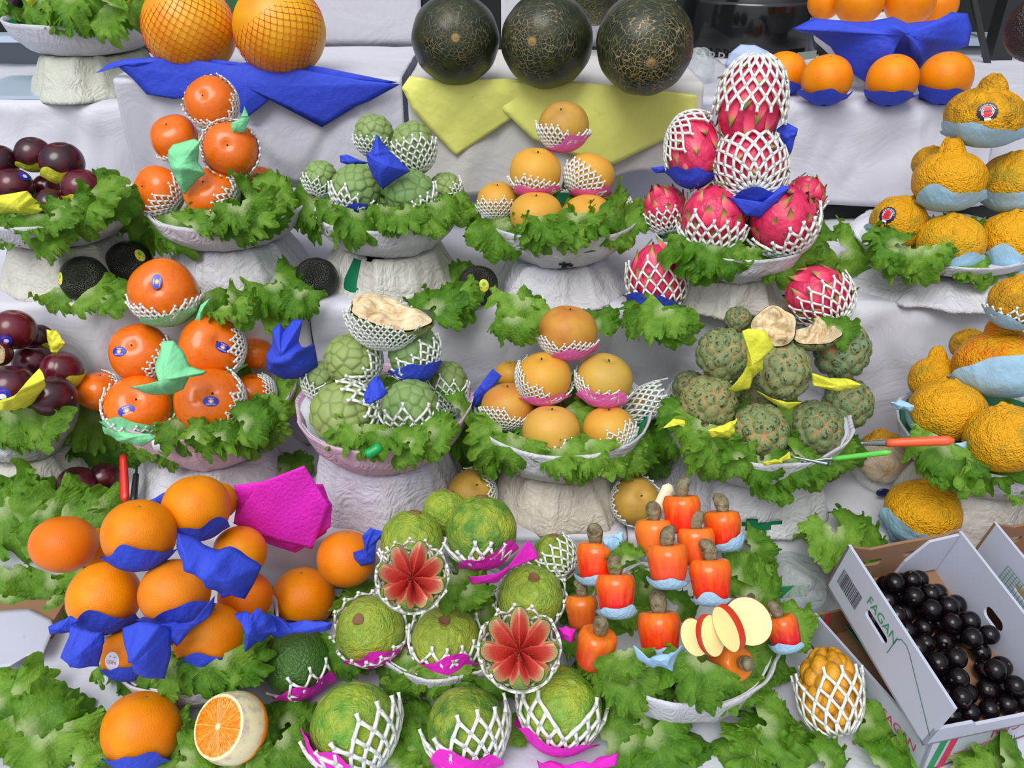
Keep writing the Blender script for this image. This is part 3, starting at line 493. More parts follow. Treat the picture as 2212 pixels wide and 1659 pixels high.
# ---------------------------------------------------------------- lettuce
LM = []
def lettuce_meshes():
    for s in range(12):
        r = random.Random(s*7+1); A = r.uniform(1.3, 2.1); k1, k2, k3 = r.uniform(3., 4.5), r.uniform(8, 11), r.uniform(18, 25); p = [r.random()*6.28 for _ in range(9)]; dr = r.uniform(.0, .45); fr = r.uniform(.8, 1.25); ex = r.uniform(1.8, 3.)
        def f(U, V):
            a = (U*2-1)*A; t = (.04+.96*V)**.72; L = .74+.26*np.cos(a*.7)+.07*np.sin(2.6*a+p[0])+.05*np.sin(5*a+p[8]); L = L*(1+t**8*(.03*np.sin(k2*a+p[3])+.03*np.sin(k3*a*1.7+p[4])+.03*np.sin(67*a+p[5])))
            e = t**ex; e4 = t**4.5; e8 = t**8; w1 = k1*a+p[1]; w2 = k2*a+p[2]+1.5*np.sin(2.3*a+p[4])+1.5*t; w3 = k3*a+p[3]+2.5*np.sin(3.1*a+p[5])+4*t
            a2 = a+e*.07*np.cos(w1)+e4*.085*fr*np.cos(w2)+e8*.065*fr*np.cos(w3)
            z = -dr*t**2*np.cos(a)+.07*np.sin(2*a+p[6])*t+e*.11*fr*np.sin(w1)+e4*.12*fr*np.sin(w2)+e8*.095*fr*np.sin(w3)+e8*.03*np.sin(53*a+p[7]+5*t)
            q = np.stack([t*np.cos(a), t*np.sin(a), 0*a], 1); z = z+.022*fn(q, 17, s)+.035*fn(q, 8, s+9)*(.3+t)
            rr = t*L*(1-.16*e4*(.5+.5*np.sin(w2+1))-.14*e8*(.5+.5*np.sin(w3+.8))); return np.stack([rr*np.sin(a2)*.95, rr*np.cos(a2), z], 1)
        V, F, uv = grid(260, 28, f); o = mk('lettuce_leaf', V, F, 'lettuce', uv=uv); LM.append(o.data); bpy.data.objects.remove(o)
ORD = ['first', 'second', 'third', 'fourth', 'fifth', 'sixth', 'seventh', 'eighth', 'ninth', 'tenth', 'eleventh', 'twelfth', 'thirteenth', 'fourteenth', 'fifteenth']
NL = [0]; LV = []
def leaf(u, v, s, d, Y, label, group, face=.55, lay=0):
    NL[0] += 1; r = random.Random(NL[0]*13); P = atY(u, v, Y); L = s*dep(P)/FP*.84; g = RT*math.cos(rad(d))+UP*math.sin(rad(d)); n = (-FW*face+Vector((0, 0, 1))*(1-face)+Vector((r.uniform(-.45, .45), r.uniform(-.35, .3), r.uniform(-.3, .3)))).normalized()
    if lay: n = Vector((r.uniform(-.15, .15), r.uniform(-.15, .05), 1)).normalized()
    g = (g-n*g.dot(n)).normalized(); x = g.cross(n).normalized(); M3 = Matrix((x, g, n)).transposed(); o = link('lettuce_leaf', LM[NL[0] % len(LM)]); o.location = P-g*(L*.5)+n*.006; o.rotation_euler = M3.to_euler(); o.scale = (L*r.uniform(.9, 1.15), L, L*r.uniform(.85, 1.2)); LV.append((o, u, v, s, d)); return tag(o, label, 'lettuce leaf', group)
def rim_leaves(key, nm, rows, side=1):
    X, Yc, z, Rb, Rr, hb = BW[key]; rows = sorted(rows)
    for i, q in enumerate(rows):
        u, v, s, d = q[:4]; dy = q[4] if len(q) > 4 else 0; x = atY(u, v, Yc).x-X; Y = Yc-math.sqrt(max(Rr**2-x*x, 0))+.002+dy; w = 'large' if s > 105 else 'small' if s < 80 else 'curly'; h = 'drooping' if -150 < d < -30 else 'upturned' if 30 < d < 150 else 'sideways'
        leaf(u, v, s, d, Y, f'{w} {h} lettuce leaf on the {nm}, ', f'lettuce leaves on the {nm}')
def floor_leaves(where, Z, rows, nm=None):
    rows = sorted(rows)
    for i, q in enumerate(rows):
        u, v, s, d = q[:4]; P = atZ(u, v, Z+.012+.006*(i % 3)); leaf(u, v, s, d, P.y, f'{"large" if s > 115 else "curly"} green lettuce leaf lying {where}, ', f'lettuce leaves {where}', face=q[4] if len(q) > 4 else .5)
LMK = [(30, 10, 'yellow paper scraps in the top left bowl'), (230, 40, 'left netted melon'), (150, 95, 'top left box-like pedestal'), (35, 440, 'upper plum bowl yellow fold'), (178, 406, 'reddish plum of the upper plum bowl'), (182, 604, 'leftmost avocado'), (280, 566, 'second avocado from left'), (342, 430, 'lower left persimmon of the upper pyramid'), (456, 430, 'low middle persimmon of the upper pyramid'), (560, 412, 'yellowish upper persimmon'), (684, 600, 'avocado between persimmon and cherimoya stands'), (692, 400, 'left back upper cherimoya'), (770, 415, 'front left upper cherimoya'), (886, 430, 'front right upper cherimoya'), (965, 415, 'right small upper cherimoya'), (1033, 616, 'avocado left of the pear pedestal'), (1075, 440, 'far left upper pear'), (1158, 470, 'front left upper pear'), (1270, 475, 'front right upper pear'), (1335, 460, 'far right upper pear'), (1419, 606, 'left standing dragon fruit'), (1540, 490, 'front left dragon fruit'), (1690, 490, 'front right dragon fruit'), (1768, 640, 'lying dragon fruit'), (1941, 490, 'rosette stickered small citrus'), (2055, 530, 'frontmost upper citrus'), (2192, 525, 'lower right edge citrus'), (115, 870, 'dusty bloomed plum'), (25, 900, 'shaded lower plum'), (165, 1045, 'lone plum by the red knife'), (300, 890, 'front left large persimmon'), (452, 880, 'front right large persimmon'), (548, 860, 'far right large persimmon'), (630, 770, 'blue crepe lump'), (742, 910, 'largest cherimoya'), (806, 974, 'green cap'), (886, 900, 'front right lower cherimoya'), (966, 850, 'slim right cherimoya'), (1097, 890, 'far left lower pear'), (1190, 940, 'honey coloured pear'), (1315, 940, 'front right lower pear'), (1410, 860, 'empty foam net'), (1226, 690, 'topmost lower pear'), (1530, 880, 'yellowish sugar apple'), (1641, 945, 'frontmost sugar apple'), (1760, 940, 'scuffed sugar apple'), (1900, 965, 'orange knife'), (2046, 890, 'left lower citrus'), (2172, 960, 'large front citrus'), (1993, 1105, 'lone yellow citrus'), (138, 1175, 'far left orange'), (225, 1290, 'left middle orange'), (278, 1412, 'stickered orange'), (454, 1390, 'front right orange of the pile'), (655, 1292, 'lone orange by the big pile'), (60, 1380, 'white card'), (100, 1530, 'pink stain'), (305, 1577, 'lone bottom orange'), (500, 1572, 'cut orange'), (644, 1432, 'netted green avocado'), (765, 1572, 'left front guava'), (1008, 1575, 'middle front guava'), (1212, 1530, 'right front guava'), (800, 1370, 'left calyx guava'), (963, 1395, 'middle calyx guava'), (890, 1246, 'upper carved guava'), (1122, 1402, 'lower carved guava'), (1040, 1160, 'dark topmost guava'), (1287, 1216, 'left red cashew apple'), (1284, 1404, 'leaning cashew apple'), (1426, 1372, 'front centre cashew apple'), (1443, 1222, 'coral cashew apple'), (1572, 1440, 'lying cashew apple'), (1694, 1372, 'far right cashew apple'), (1700, 1240, 'clear bag'), (1792, 1492, 'yellow pitahaya'), (1900, 1400, 'tilted berry carton'), (2120, 1600, 'lower carton stripe'), (1450, 1600, 'bottom lettuce bed')]
def label_leaves():
    seen = {}
    for o, u, v, s, d in LV:
        m = min(LMK, key=lambda q: (q[0]-u)**2+((q[1]-v)*1.0)**2); dx, dy = u-m[0], v-m[1]
        w = 'large' if s > 112 else 'small' if s < 80 else 'medium'; h = 'drooping' if -150 < d < -30 else 'upturned' if 30 < d < 150 else 'sideways'
        r = 'beside' if math.hypot(dx, dy) < 18 else ('right of' if dx > 0 else 'left of') if abs(dx) > abs(dy) else ('below' if dy > 0 else 'above'); seen.setdefault((w, h, r, m[2]), []).append((u, v, o))
    for (w, h, r, m), L in seen.items():
        L.sort(key=lambda q: q[:2])
        for i, (_, _, o) in enumerate(L): o['label'] = f'{w} {h} frilly lettuce leaf {r} the {m}' + ('' if len(L) == 1 else (', '+(['left one', 'right one'] if len(L) == 2 else ['leftmost', 'second from left', 'third from left', 'fourth from left', 'fifth from left', 'sixth from left'])[min(i, 5)]))
# ---------------------------------------------------------------- crepe tissue from an outline
def tissue(color, Y, pts, label, name='crepe_paper', bulge=.012, crease=.004, slope=0, seed=0, th=.0004, cat='crepe paper', sm=1, ydz=None, mat=None, uvs=1):
    """pts: outline in photo pixels at depth Y; the sheet bulges and creases towards the viewer, slope tips its top backwards"""
    n = len(pts); per = max(3, 84//n); O = []
    for i in range(n):
        a, b = np.array(pts[i][:2], float), np.array(pts[(i+1) % n][:2], float)
        for k in range(per): O.append(a+(b-a)*k/per)
    O = np.array(O); c = O.mean(0); m = len(O); K = 12; V = []; F = []; UVs = []; q0 = atY(c[0], c[1], Y); sz = np.abs(O-c).max()
    T = np.linspace(0, 1, K+1)
    for t in T:
        for p in O: V.append((c[0]+(p[0]-c[0])*t, c[1]+(p[1]-c[1])*t, t))
    V = np.array(V); x = (V[:, 0]-c[0])/sz; y = (V[:, 1]-c[1])/sz; q = np.stack([x, y, 0*x], 1); d = bulge*(1-V[:, 2]**2)+crease*(fn(q, 4, seed)+.8*np.maximum(0, 1-np.abs(fn(q, 3.2, seed+1))*4)+.35*fn(q, 11, seed+2))
    P = [atY(a, b, Y) for a, b in V[:, :2]]; P = [(p+Vector((0, -1, .25))*d[i]+Vector((0, slope*(p.z-q0.z), 0))) for i, p in enumerate(P)]
    if slope: P = [Vector((p.x, p.y, p.z)) for p in P]
    for i in range(K):
        for j in range(m): k = (j+1) % m; F.append((i*m+j, (i+1)*m+j, (i+1)*m+k, i*m+k))
    P = [tuple(p-q0) for p in P]; o = mk(name, P, F, mat or color, uv=np.stack([x, y], 1)*uvs, solid=th); o.location = q0; return tag(o, label, cat)
def flat_sheet(name, pts, Z, mat, label, cat, th=.0006, curl=.0, seed=0, lift=.002, slope=0):
    O = [atZ(u, v, Z) for u, v in pts]; n = len(O); per = max(2, 60//n); B = []
    for i in range(n):
        for k in range(per): B.append(O[i].lerp(O[(i+1) % n], k/per))
    c = sum(B, Vector())/len(B); m = len(B); V = []; F = []
    for r_ in np.linspace(0, 1, 8):
        for b in B: p = c.lerp(b, float(r_)); V.append(p)
    A = np.array([tuple(p-c) for p in V]); A[:, 2] += np.abs(lift*fn(A, 60, seed))+curl*(np.linalg.norm(A, axis=1)/np.linalg.norm(A, axis=1).max())**3+slope*(A[:, 1]-A[:, 1].min())
    for i in range(7):
        for j in range(m): k = (j+1) % m; F.append((i*m+j, (i+1)*m+j, (i+1)*m+k, i*m+k))
    o = mk(name, A, F, mat, uv=A[:, :2]*20, solid=th); o.location = c; return tag(o, label, cat)
def extrude2d(outer, holes=(), th=.003):         # flat board with real holes, xy plane
    cu = bpy.data.curves.new('c', 'CURVE'); cu.dimensions = '2D'; cu.fill_mode = 'BOTH'; cu.extrude = th/2
    for pl in [outer]+list(holes):
        s = cu.splines.new('POLY'); s.points.add(len(pl)-1)
        for i, (x, y) in enumerate(pl): s.points[i].co = (x, y, 0, 1)
        s.use_cyclic_u = True
    o = bpy.data.objects.new('c', cu); C.objects.link(o); bpy.context.view_layer.update(); me = bpy.data.meshes.new_from_object(o.evaluated_get(bpy.context.evaluated_depsgraph_get())); V = [tuple(v.co) for v in me.vertices]; F = [tuple(p.vertices) for p in me.polygons]
    bpy.data.objects.remove(o); bpy.data.meshes.remove(me); bpy.data.curves.remove(cu); return V, F
def slot(cx, cy, w, h, n=8):
    r = h/2; L = []
    for i in range(n+1): a = -math.pi/2+math.pi*i/n; L.append((cx+w/2-r+r*math.cos(a), cy+r*math.sin(a)))
    for i in range(n+1): a = math.pi/2+math.pi*i/n; L.append((cx-w/2+r+r*math.cos(a), cy+r*math.sin(a)))
    return L
def put(V, o, x, y):                              # map 2d verts into the plane spanned by x,y at o
    x = Vector(x); y = Vector(y); z = x.cross(y).normalized(); return [Vector(o)+x*a+y*b+z*c for a, b, c in V]
# ---------------------------------------------------------------- special fruits
def flower_guava(P, r, label, ax, roll, col, netcover=120):
    t = thing('carved_guava', label, 'guava', (P[0], P[1], P[2]-r*.98), 'guavas carved open like flowers', r); M3 = frame(W(ax, P), RT) @ Matrix.Rotation(rad(roll), 3, 'Z'); L0 = Vector((0, 0, .98)); n = 8
    nu, nv = 128, 26; V = []; F = []
    for i in range(nu):
        a = i/nu*2*math.pi; s = abs(((a*n/(2*math.pi)) % 1)-.5)*2; top = rad(114)-rad(60)*(1-s)**1.15*(1+.12*math.sin(a*3+1))
        for j in range(nv+1): ph = math.pi-(math.pi-top)*j/nv; k = (1+.02*math.sin(7*a)+.22*max(0, (j/nv-.55))*(1-s))*(1-.20*s**2*max(0, (j/nv-.45)/.55)**1.5); V.append((k*math.sin(ph)*math.cos(a), k*math.sin(ph)*math.sin(a), k*math.cos(ph)))
    for i in range(nu):
        for j in range(nv): k = (i+1) % nu; F.append((i*(nv+1)+j, i*(nv+1)+j+1, k*(nv+1)+j+1, k*(nv+1)+j))
    o = mk('peel', V, F, 'guava', t, col=col); o.location = L0; o.rotation_euler = M3.to_euler()
    rim = [V[i*(nv+1)+nv] for i in range(nu)]; V2 = []; F2 = []; E = []; K = 14; rr = random.Random(3)
    for i in range(nu):
        a = i/nu*2*math.pi; s = abs(((a*n/(2*math.pi)) % 1)-.5)*2; x, y, z = rim[i]
        for j in range(K+1):
            q = j/K; rad_ = math.hypot(x, y)*q*.985; cz = -.16+.20*(1-s)**1.2*math.sin(q*math.pi)**.8*.8; zz = cz*(1-q**1.6)+z*q**1.6+(.22*(1-s)*(1-q)*q*3)-.42*s**1.6*math.sin(q*math.pi)**.7
            V2.append((rad_*math.cos(a), rad_*math.sin(a), zz)); E.append(q)
    for i in range(nu):
        for j in range(K): k = (i+1) % nu; F2.append((i*(K+1)+j, i*(K+1)+j+1, k*(K+1)+j+1, k*(K+1)+j))
    o = mk('flesh', V2, F2, 'guava_flesh', t, edge=E); o.location = L0; o.rotation_euler = M3.to_euler()
    pt = []
    for i in range(60):
        a = rr.random()*6.28; q = rr.uniform(.18, .55); s = abs(((a*n/(2*math.pi)) % 1)-.5)*2; i0 = int(a/(2*math.pi)*nu) % nu; j0 = int(q*K); p = V2[i0*(K+1)+j0]; D, F_ = sph(6, 4); pt.append((D*.022+np.array(p)+np.array([0, 0, .012]), F_))
    v, f, I = join(pt); o = mk('seeds', v, f, 'stem', t, col=None); o.location = L0; o.rotation_euler = M3.to_euler()
    Vn, Fn = net_mesh(lambda D: np.ones(len(D))*1.05, -W(ax, P), netcover, 15, .05, 5, flare=.08, seed=int(P[0]*999) % 99); o = mk('foam_net', Vn, Fn, 'net', t); o.location = L0; return t
def half_fruit(P, r, label, ax, skin, name, cat, sx=1.4, sy=1, depth=.7, lump=.12, seed=0, roll=0, col=None, bite=0):
    t = thing(name, label, cat, P, None, r); M3 = frame(W(ax, P), RT) @ Matrix.Rotation(rad(roll), 3, 'Z'); R_ = M3.to_euler()
    D, F = sph(112, 80); keep = D[:, 2] <= .03; f1, e, idx, Q = cells(D, 60, seed, .04); k = 1+.05*np.clip(1-(f1/.6)**2, 0, 1)+.03*fn(D, 3, seed); az = np.arctan2(D[:, 1], D[:, 0]); out = 1+.10*np.sin(2*az+seed)+.05*np.sin(5*az+seed*2)-bite*np.exp(-((np.abs(az-1.2))/.35)**2)
    P_ = D*k[:, None]; P_[:, 0] *= sx*out; P_[:, 1] *= sy*out; P_[:, 2] *= depth; F = [f for f in F if all(keep[i] for i in f)]; o = mk('peel', P_, F, skin, t, edge=np.clip(e*1.6, 0, 1), col=col or DEFC.get(skin)); o.rotation_euler = R_
    def f(U, V):
        a = U*2*math.pi; ot = 1+.10*np.sin(2*a+seed)+.05*np.sin(5*a+seed*2)-bite*np.exp(-((np.abs((a+math.pi) % (2*math.pi)-math.pi-1.2))/.35)**2); q = np.stack([V*np.cos(a)*2.2, V*np.sin(a)*2.2, 0*a+seed], 1); x = V*np.cos(a)*sx*ot*.995; y = V*np.sin(a)*sy*ot*.995
        z = lump*(np.abs(fn(q*np.array([1, .35, 1]), 3.3, seed))*1.5+.4*fn(q, 7, seed+2))*np.clip((1-V)*4, 0, 1)*np.clip(V*6, .4, 1)+.03-.10*np.exp(-(V/.35)**2); return np.stack([x, y, z], 1)
    V, F, uv = grid(96, 30, f); o = mk('flesh', V, F, 'flesh', t); o.rotation_euler = R_; return t
def knife(p0, p1, pm, hmat, bmat, label, wdt=.008, name='knife', th=.004):
    """handle from p1 (end) to pm, blade from pm to p0"""
    t = thing(name, label, 'knife', pm); p0, p1, pm = Vector(p0)-Vector(pm), Vector(p1)-Vector(pm), Vector((0, 0, 0)); 
    def bar(a, b, w0, w1, h, mat, nm, rnd=True):
        ax = (b-a).normalized(); sd = ax.cross(-FW).normalized(); nn = sd.cross(ax).normalized(); L = (b-a).length; V = []; F = []; ks = 10
        for i in range(ks+1):
            q = i/ks; w = w0+(w1-w0)*q; e = 1 if not rnd else min(1, math.sqrt(max(0, 1-((max(0, q-.93))/.07)**2))+.35); 
            for j in range(8): an = j/8*2*math.pi+math.pi/8; V.append(a+ax*(L*q)+sd*(w*e*math.cos(an))+nn*(h*e*math.sin(an)))
        for i in range(ks):
            for j in range(8): k = (j+1) % 8; F.append((i*8+j, i*8+k, (i+1)*8+k, (i+1)*8+j))
        F.append(tuple(range(8))[::-1]); F.append(tuple(ks*8+j for j in range(8))); mk(nm, V, F, mat, t)
    bar(pm, p1, wdt*.8, wdt, th, hmat, 'handle')
    if (p0-pm).length > .004: bar(pm+(p1-pm).normalized()*.003, p0, wdt*.72, wdt*.35, .0008, bmat, 'blade', False)
    return t
EXPO, WLD, SUNE = -0.10, 1.25, 2.3
setting(); lettuce_meshes()
random.seed(5)
# ---------------------------------------------------------------- papers over the steps
sheet(-1.2, 1.2, .44, E1-.002, Z0, .05, 'white paper covering the lowest front step under the oranges, guavas and cartons', 3, .005, S(214, 216, 228), nu=220, nv=60)
sheet(-1.2, .15, E1, E2-.002, Z1, Z1-Z0-.004, 'white paper on the second step, left half, under persimmon and cherimoya stands', 11, .006)
sheet(.152, 1.2, E1, E2-.002, Z1, Z1-Z0-.004, 'white paper on the second step, right half, under pear and sugar apple stands', 13, .006)
sheet(-1.25, -.285, E2, E3-.002, Z2, Z2-Z1-.004, 'white paper hanging behind the large orange persimmons, left end of third step', 21, .007)
sheet(-.281, .30, E2-.004, E3-.002, Z2, Z2-Z1-.006, 'white paper hanging from the third step behind the middle cherimoyas and pears', 25, .008, S(218, 218, 228))
sheet(.304, 1.25, E2, E3-.002, Z2, Z2-Z1-.004, 'white paper hanging from the third step behind the sugar apples, right end', 29, .008)
sheet(-1.3, -.60, E3, 1.94, Z3, Z3-Z2-.006, 'smooth white paper hanging from the top step behind the upper plum bowl', 31, .007, lean=.05)
sheet(-.598, .42, E3+.03, 1.94, Z3, Z3-Z2-.006, 'grey white paper hanging low behind the upper cherimoyas, half hidden by other sheets', 33, .006, SHADE_WHT)  # grey shadow under the melon boxes is put into this paper's colour
sheet(.422, .80, E3-.01, 1.90, Z3, .165, 'smooth white paper hanging below the four oranges at top right', 37, .009, S(220, 220, 228), wavy=.02, lean=.06)
sheet(.802, 1.35, E3, 1.90, Z3, .17, 'white paper hanging at the right end of the top step behind knobbed citrus', 38, .008, S(216, 216, 224))
V, F = box(.43, 1.2, E3-.008, E3-.005, Z2+.002, Z3-.01); o = mk('shadow_board', V, F, 'darkbg', smooth=False); o.name = 'gap_shade_board'; tag(o, 'dark board under the top step, seen below the hanging right paper', 'board')  # flat dark board added to paint the shaded gap below the hanging paper
# melon boxes with hanging paper
def melon_box(x0, x1, zt, zb, lab, seed, col):
    t = thing('paper_covered_box', lab, 'box', ((x0+x1)/2, 1.37, Z3), None); w = (x1-x0)/2; V, F = box(-w, w, .0, .30, .0, zt-Z3); mk('box', V, F, 'whiteboard', t, smooth=False)
    def f(U, V_):
        x = -w-.003+(2*w+.006)*U; tot = .30+(zt-zb); s = V_*tot; on_ = np.clip(.30-s, 0, None); hang = np.clip(s-.30, 0, None); q = np.stack([x, s, 0*x+seed], 1); h = .006*(fn(q*np.array([1, .5, 1]), 36, seed)+.9*np.maximum(0, 1-np.abs(fn(q*np.array([1, .6, 1]), 24, seed+2))*4)); hem = 1+.10*np.sin(x*14+seed)*(V_ > .8)+.05*np.sin(x*31)*(V_ > .8)
        P = np.stack([x, on_-.002-.05*hang, (zt-Z3)+.001-hang*hem], 1); P[:, 1] -= np.where(hang > 0, np.abs(h)+.004, 0); P[:, 2] += np.where(hang > 0, 0, np.abs(h)*.3); return P
    V, F, uv = grid(90, 60, f); mk('paper_cover', V, F, 'sheet', t, col=col, uv=uv, solid=.0006)
melon_box(-.605, -.172, 1.352, 1.19, 'white paper covered box carrying the two yellow netted melons', 5, S(212, 212, 222))
melon_box(-.158, .292, 1.345, 1.19, 'white paper covered box carrying the three dark green melons', 9, S(220, 216, 210))
for (x0, x1, zh, lab) in ((-.50, -.165, .20, 'tall white paper panel standing behind the yellow netted melons'), (-.02, .30, .19, 'white paper panel standing behind the dark green melons')):
    def f(U, V_, x0=x0, x1=x1, zh=zh): x = x0+(x1-x0)*U; q = np.stack([x, V_, 0*x], 1); return np.stack([x, 1.69+.01*fn(q, 7, 4), 1.35+zh*1.6*V_], 1)
    V, F, uv = grid(40, 20, f); tag(mk('paper_backdrop', V, F, 'sheet', col=WHT, uv=uv, solid=.0008), lab, 'paper panel')
# ---------------------------------------------------------------- bowls
bowl('B1', 85, Z2, 655, 155, 545, 115, 490, 178, 'white paper wrapped bowl of dark plums, middle height at far left', 'crumpled white pedestal under the upper plum bowl, beside two avocados', E2, 1, pcol=S(212, 210, 198))
bowl('B2', 470, Z2, 655, 160, 548, 115, 492, 165, 'white paper wrapped bowl holding the upper persimmon pyramid', 'white paper pedestal under the upper persimmon bowl', E2, 2, pcol=WHT)
bowl('B3', 832, Z2, 660, 150, 562, 105, 498, 155, 'creased white paper bowl holding the upper cherimoyas', 'torn cream white pedestal under the upper cherimoya bowl', E2, 3, phole=[(.70, .62, .035, .12)])
bowl('B4', 1212, Z2, 670, 140, 585, 102, 517, 168, 'white paper bowl under the upper pears, green showing through a tear', 'white paper pedestal under the upper pear bowl, with the knife-sharp creases', E2, 4, pcol=WHT, hole=[(.76, .42, .022, .18)])
bowl('B5', 1595, Z2, 700, 125, 614, 100, 560, 165, 'pale wrapped bowl under the pink dragon fruit pile', 'cream paper pedestal between the two netted dragon fruits', E2, 5)
bowl('B6', 2065, Z2, 735, 205, 648, 130, 578, 188, 'pale grey wrapped bowl at far right under the upper knobbed citrus', 'broad crumpled white pedestal under the upper knobbed citrus bowl', E2, 6, pcol=S(210, 210, 216), over=.03)
bowl('B0', 150, Z3, 222, 152, 125, 112, 55, 158, 'white paper wrapped bowl of plums at the top left corner', 'yellowish white box-like pedestal at top left with a brown strip below', E3, 7, pcol=S(208, 212, 196), sq=.10)
bowl('B7', 1925, Z3, 214, 105, 148, 90, 66, 150, 'white bowl under blue crepe with oranges at top right', 'white wrapped pedestal behind the four oranges at top right', E3, 8, Yf=1.56)
bowl('C0', 12, Z1, 1088, 135, 1008, 92, 950, 128, 'grey white wrapped bowl of plums cut by the left picture edge', 'white pedestal at the left edge under the lower plum bowl', E1, 9)
bowl('C1', 425, Z1, 1120, 185, 1020, 125, 945, 188, 'pink stained paper bowl holding the large stickered persimmons', 'white paper pedestal under the pink stained persimmon bowl', E1, 10, tint=S(222, 178, 196), pcol=WHT)
bowl('C2', 822, Z1, 1168, 165, 1032, 132, 972, 190, 'pink and white wrapped bowl holding the lower cherimoyas', 'tall white paper pedestal behind the magenta napkins', E1, 12, tint=S(220, 184, 206), pcol=S(216, 212, 226), over=.06)
bowl('C3', 1215, Z1, 1152, 165, 1052, 120, 985, 192, 'white wrapped bowl holding the lower pear pyramid', 'stained cream pedestal under the lower pear bowl, behind the guavas', E1, 13, pcol=S(220, 210, 196))
bowl('C4', 1652, Z1, 1172, 172, 1060, 135, 1000, 198, 'white wrapped bowl holding the knobbly sugar apples', 'white paper pedestal under the sugar apples with a green torn edge', E1, 14, pcol=WHT, phole=[(.74, .14, .05, .05)])
bowl('C5', 2170, Z1, 1200, 160, 1085, 125, 1030, 185, 'white wrapped bowl of knobbed citrus at the right edge', 'white paper pedestal at the right edge behind the cartons', E1, 15)
bowl('D1', 400, Z0, 1528, 0, 1528, 125, 1490, 178, 'shallow white paper plate under the pile of oranges', '', .4, 16)
bowl('D2', 965, Z0, 1500, 0, 1500, 115, 1462, 175, 'shallow white plate under the pile of netted guavas', '', .4, 18)
bowl('D3', 1475, Z0, 1572, 0, 1572, 140, 1520, 205, 'white paper bowl under the red cashew apples', '', .4, 20)
yc = {k: v[1] for k, v in BW.items()}
# ---------------------------------------------------------------- plums
pile('plum', yc['B1'], [
 (72, 333, 38, .03, 'dark purple plum at the back top of the upper plum bowl, yellow paper under it', dict(wrap=('yellow', (0, -1, .1), 66))),
 (134, 352, 46, -.01, 'purple plum in a yellow crepe band, topmost right of the upper plum bowl', dict(wrap=('yellow', (0, -1, .15), 74), var=1)),
 (-2, 352, 40, .02, 'dark red plum at the left edge in the upper plum bowl', {}),
 (30, 402, 40, -.02, 'almost black plum with a blue sticker, upper plum bowl', dict(st=('plum', (.55, .55, .6), 20, .26))),
 (104, 408, 33, .03, 'shaded black plum in the middle of the upper plum bowl', {}),
 (178, 406, 43, -.01, 'glossy reddish plum at the right of the upper plum bowl', dict(wrap=('yellow', (-.3, -1, .3), 60), col=S(84, 16, 36))),
 (112, 442, 35, -.04, 'small dark plum low in front in the upper plum bowl', {}),
 (-40, 430, 42, -.02, 'plum wholly at the left frame edge of the upper plum bowl', {})], 'plums in the upper left bowl', tr=.04)
pile('plum', yc['B0'], [(38, -14, 30, -.02, 'dark plum left of the yellow paper in the top left bowl', {}), (216, -12, 34, -.03, 'dark plum between yellow papers in the top left bowl', {}), (125, -30, 38, .0, 'dark plum at the back of the top left bowl', {})], 'plums in the top left bowl')
pile('plum', yc['C0'], [
 (30, 712, 45, .01, 'red plum with a blue sticker at the top of the lower plum bowl', dict(st=('plum', (-.35, -.5, .8), 30, .24), col=S(92, 14, 26))),
 (84, 728, 36, .04, 'dark plum behind the top red one in the lower plum bowl', dict(wrap=('yellow', (.2, -1, 0), 72))),
 (-4, 764, 30, -.02, 'halved plum showing orange flesh at the left edge', dict(col=S(80, 16, 30))),
 (72, 783, 42, .0, 'almost black plum in the centre of the lower plum bowl', {}),
 (133, 800, 44, -.01, 'red purple plum at the right of the lower plum bowl', dict(col=S(78, 12, 28), wrap=('yellow', (.4, -1, .1), 72))),
 (26, 836, 50, -.04, 'dark plum with a round blue sticker above a yellow paper band', dict(st=('plum', (-.35, -.35, .85), 10, .30), wrap=('yellow', (.3, -1, .25), 66))),
 (115, 858, 48, -.02, 'dark plum with dusty bloom at lower right of the lower plum bowl', {}),
 (36, 908, 40, -.03, 'shaded plum at the bottom of the lower plum bowl', {})], 'plums in the lower left bowl')
P = atY(-8, 762, yc['C0']-.055); t = half_fruit(P, .011, 'orange flesh of the cut plum at the left edge', (.3, 0, 1), 'apple_skin', 'plum_slice', 'plum', sx=.9, sy=1.3, depth=.5, lump=.03, seed=3); t.children[1].data.materials[0] = MT['orange']; t.children[1].color = S(240, 160, 50)
on('plum', 168, 1048, 44, Z1, 'large dark plum lying below the lettuce at left, beside the red knife', k=.95, rest=.86)
on('plum', 226, 1032, 34, Z1, 'second dark plum hidden behind the lone one, near the red knife', rest=.9)
# ---------------------------------------------------------------- persimmons
pile('persimmon', yc['B2'], [
 (457, 222, 55, .02, 'persimmon topmost in the upper pyramid, sleeve open on its left', dict(ax=(-.4, .35, .85), net=((.42, -.55, -.75), 108), N=26)),
 (377, 298, 50, .02, 'plain persimmon at the left of the second layer, upper pyramid', dict(ax=(-.3, .6, .5), net=((.5, -.85, -.2), 72), N=26)),
 (499, 323, 57, -.02, 'persimmon facing forward in a ring of white foam net', dict(ax=(-.15, .2, .95), net=((.1, -.1, -1), 112, 5, .10), N=26)),
 (342, 412, 54, -.02, 'persimmon at lower left of the upper pyramid, net on its right half', dict(ax=(-.7, .2, .6), net=((.75, -.6, .30), 74), N=22)),
 (456, 418, 58, -.04, 'persimmon low in the middle of the upper pyramid, net on its right side', dict(ax=(-.3, .5, .6), k=.92, net=((.93, -.35, .3), 62), N=22)),
 (553, 412, 40, .0, 'yellowish orange persimmon at lower right of the upper pyramid', dict(col=S(238, 120, 10), wrap=('mint', (.5, -1, .1), 62))),
 (562, 392, 36, .05, 'persimmon half hidden at the right back of the upper pyramid', {})], 'persimmons in the upper bowl')
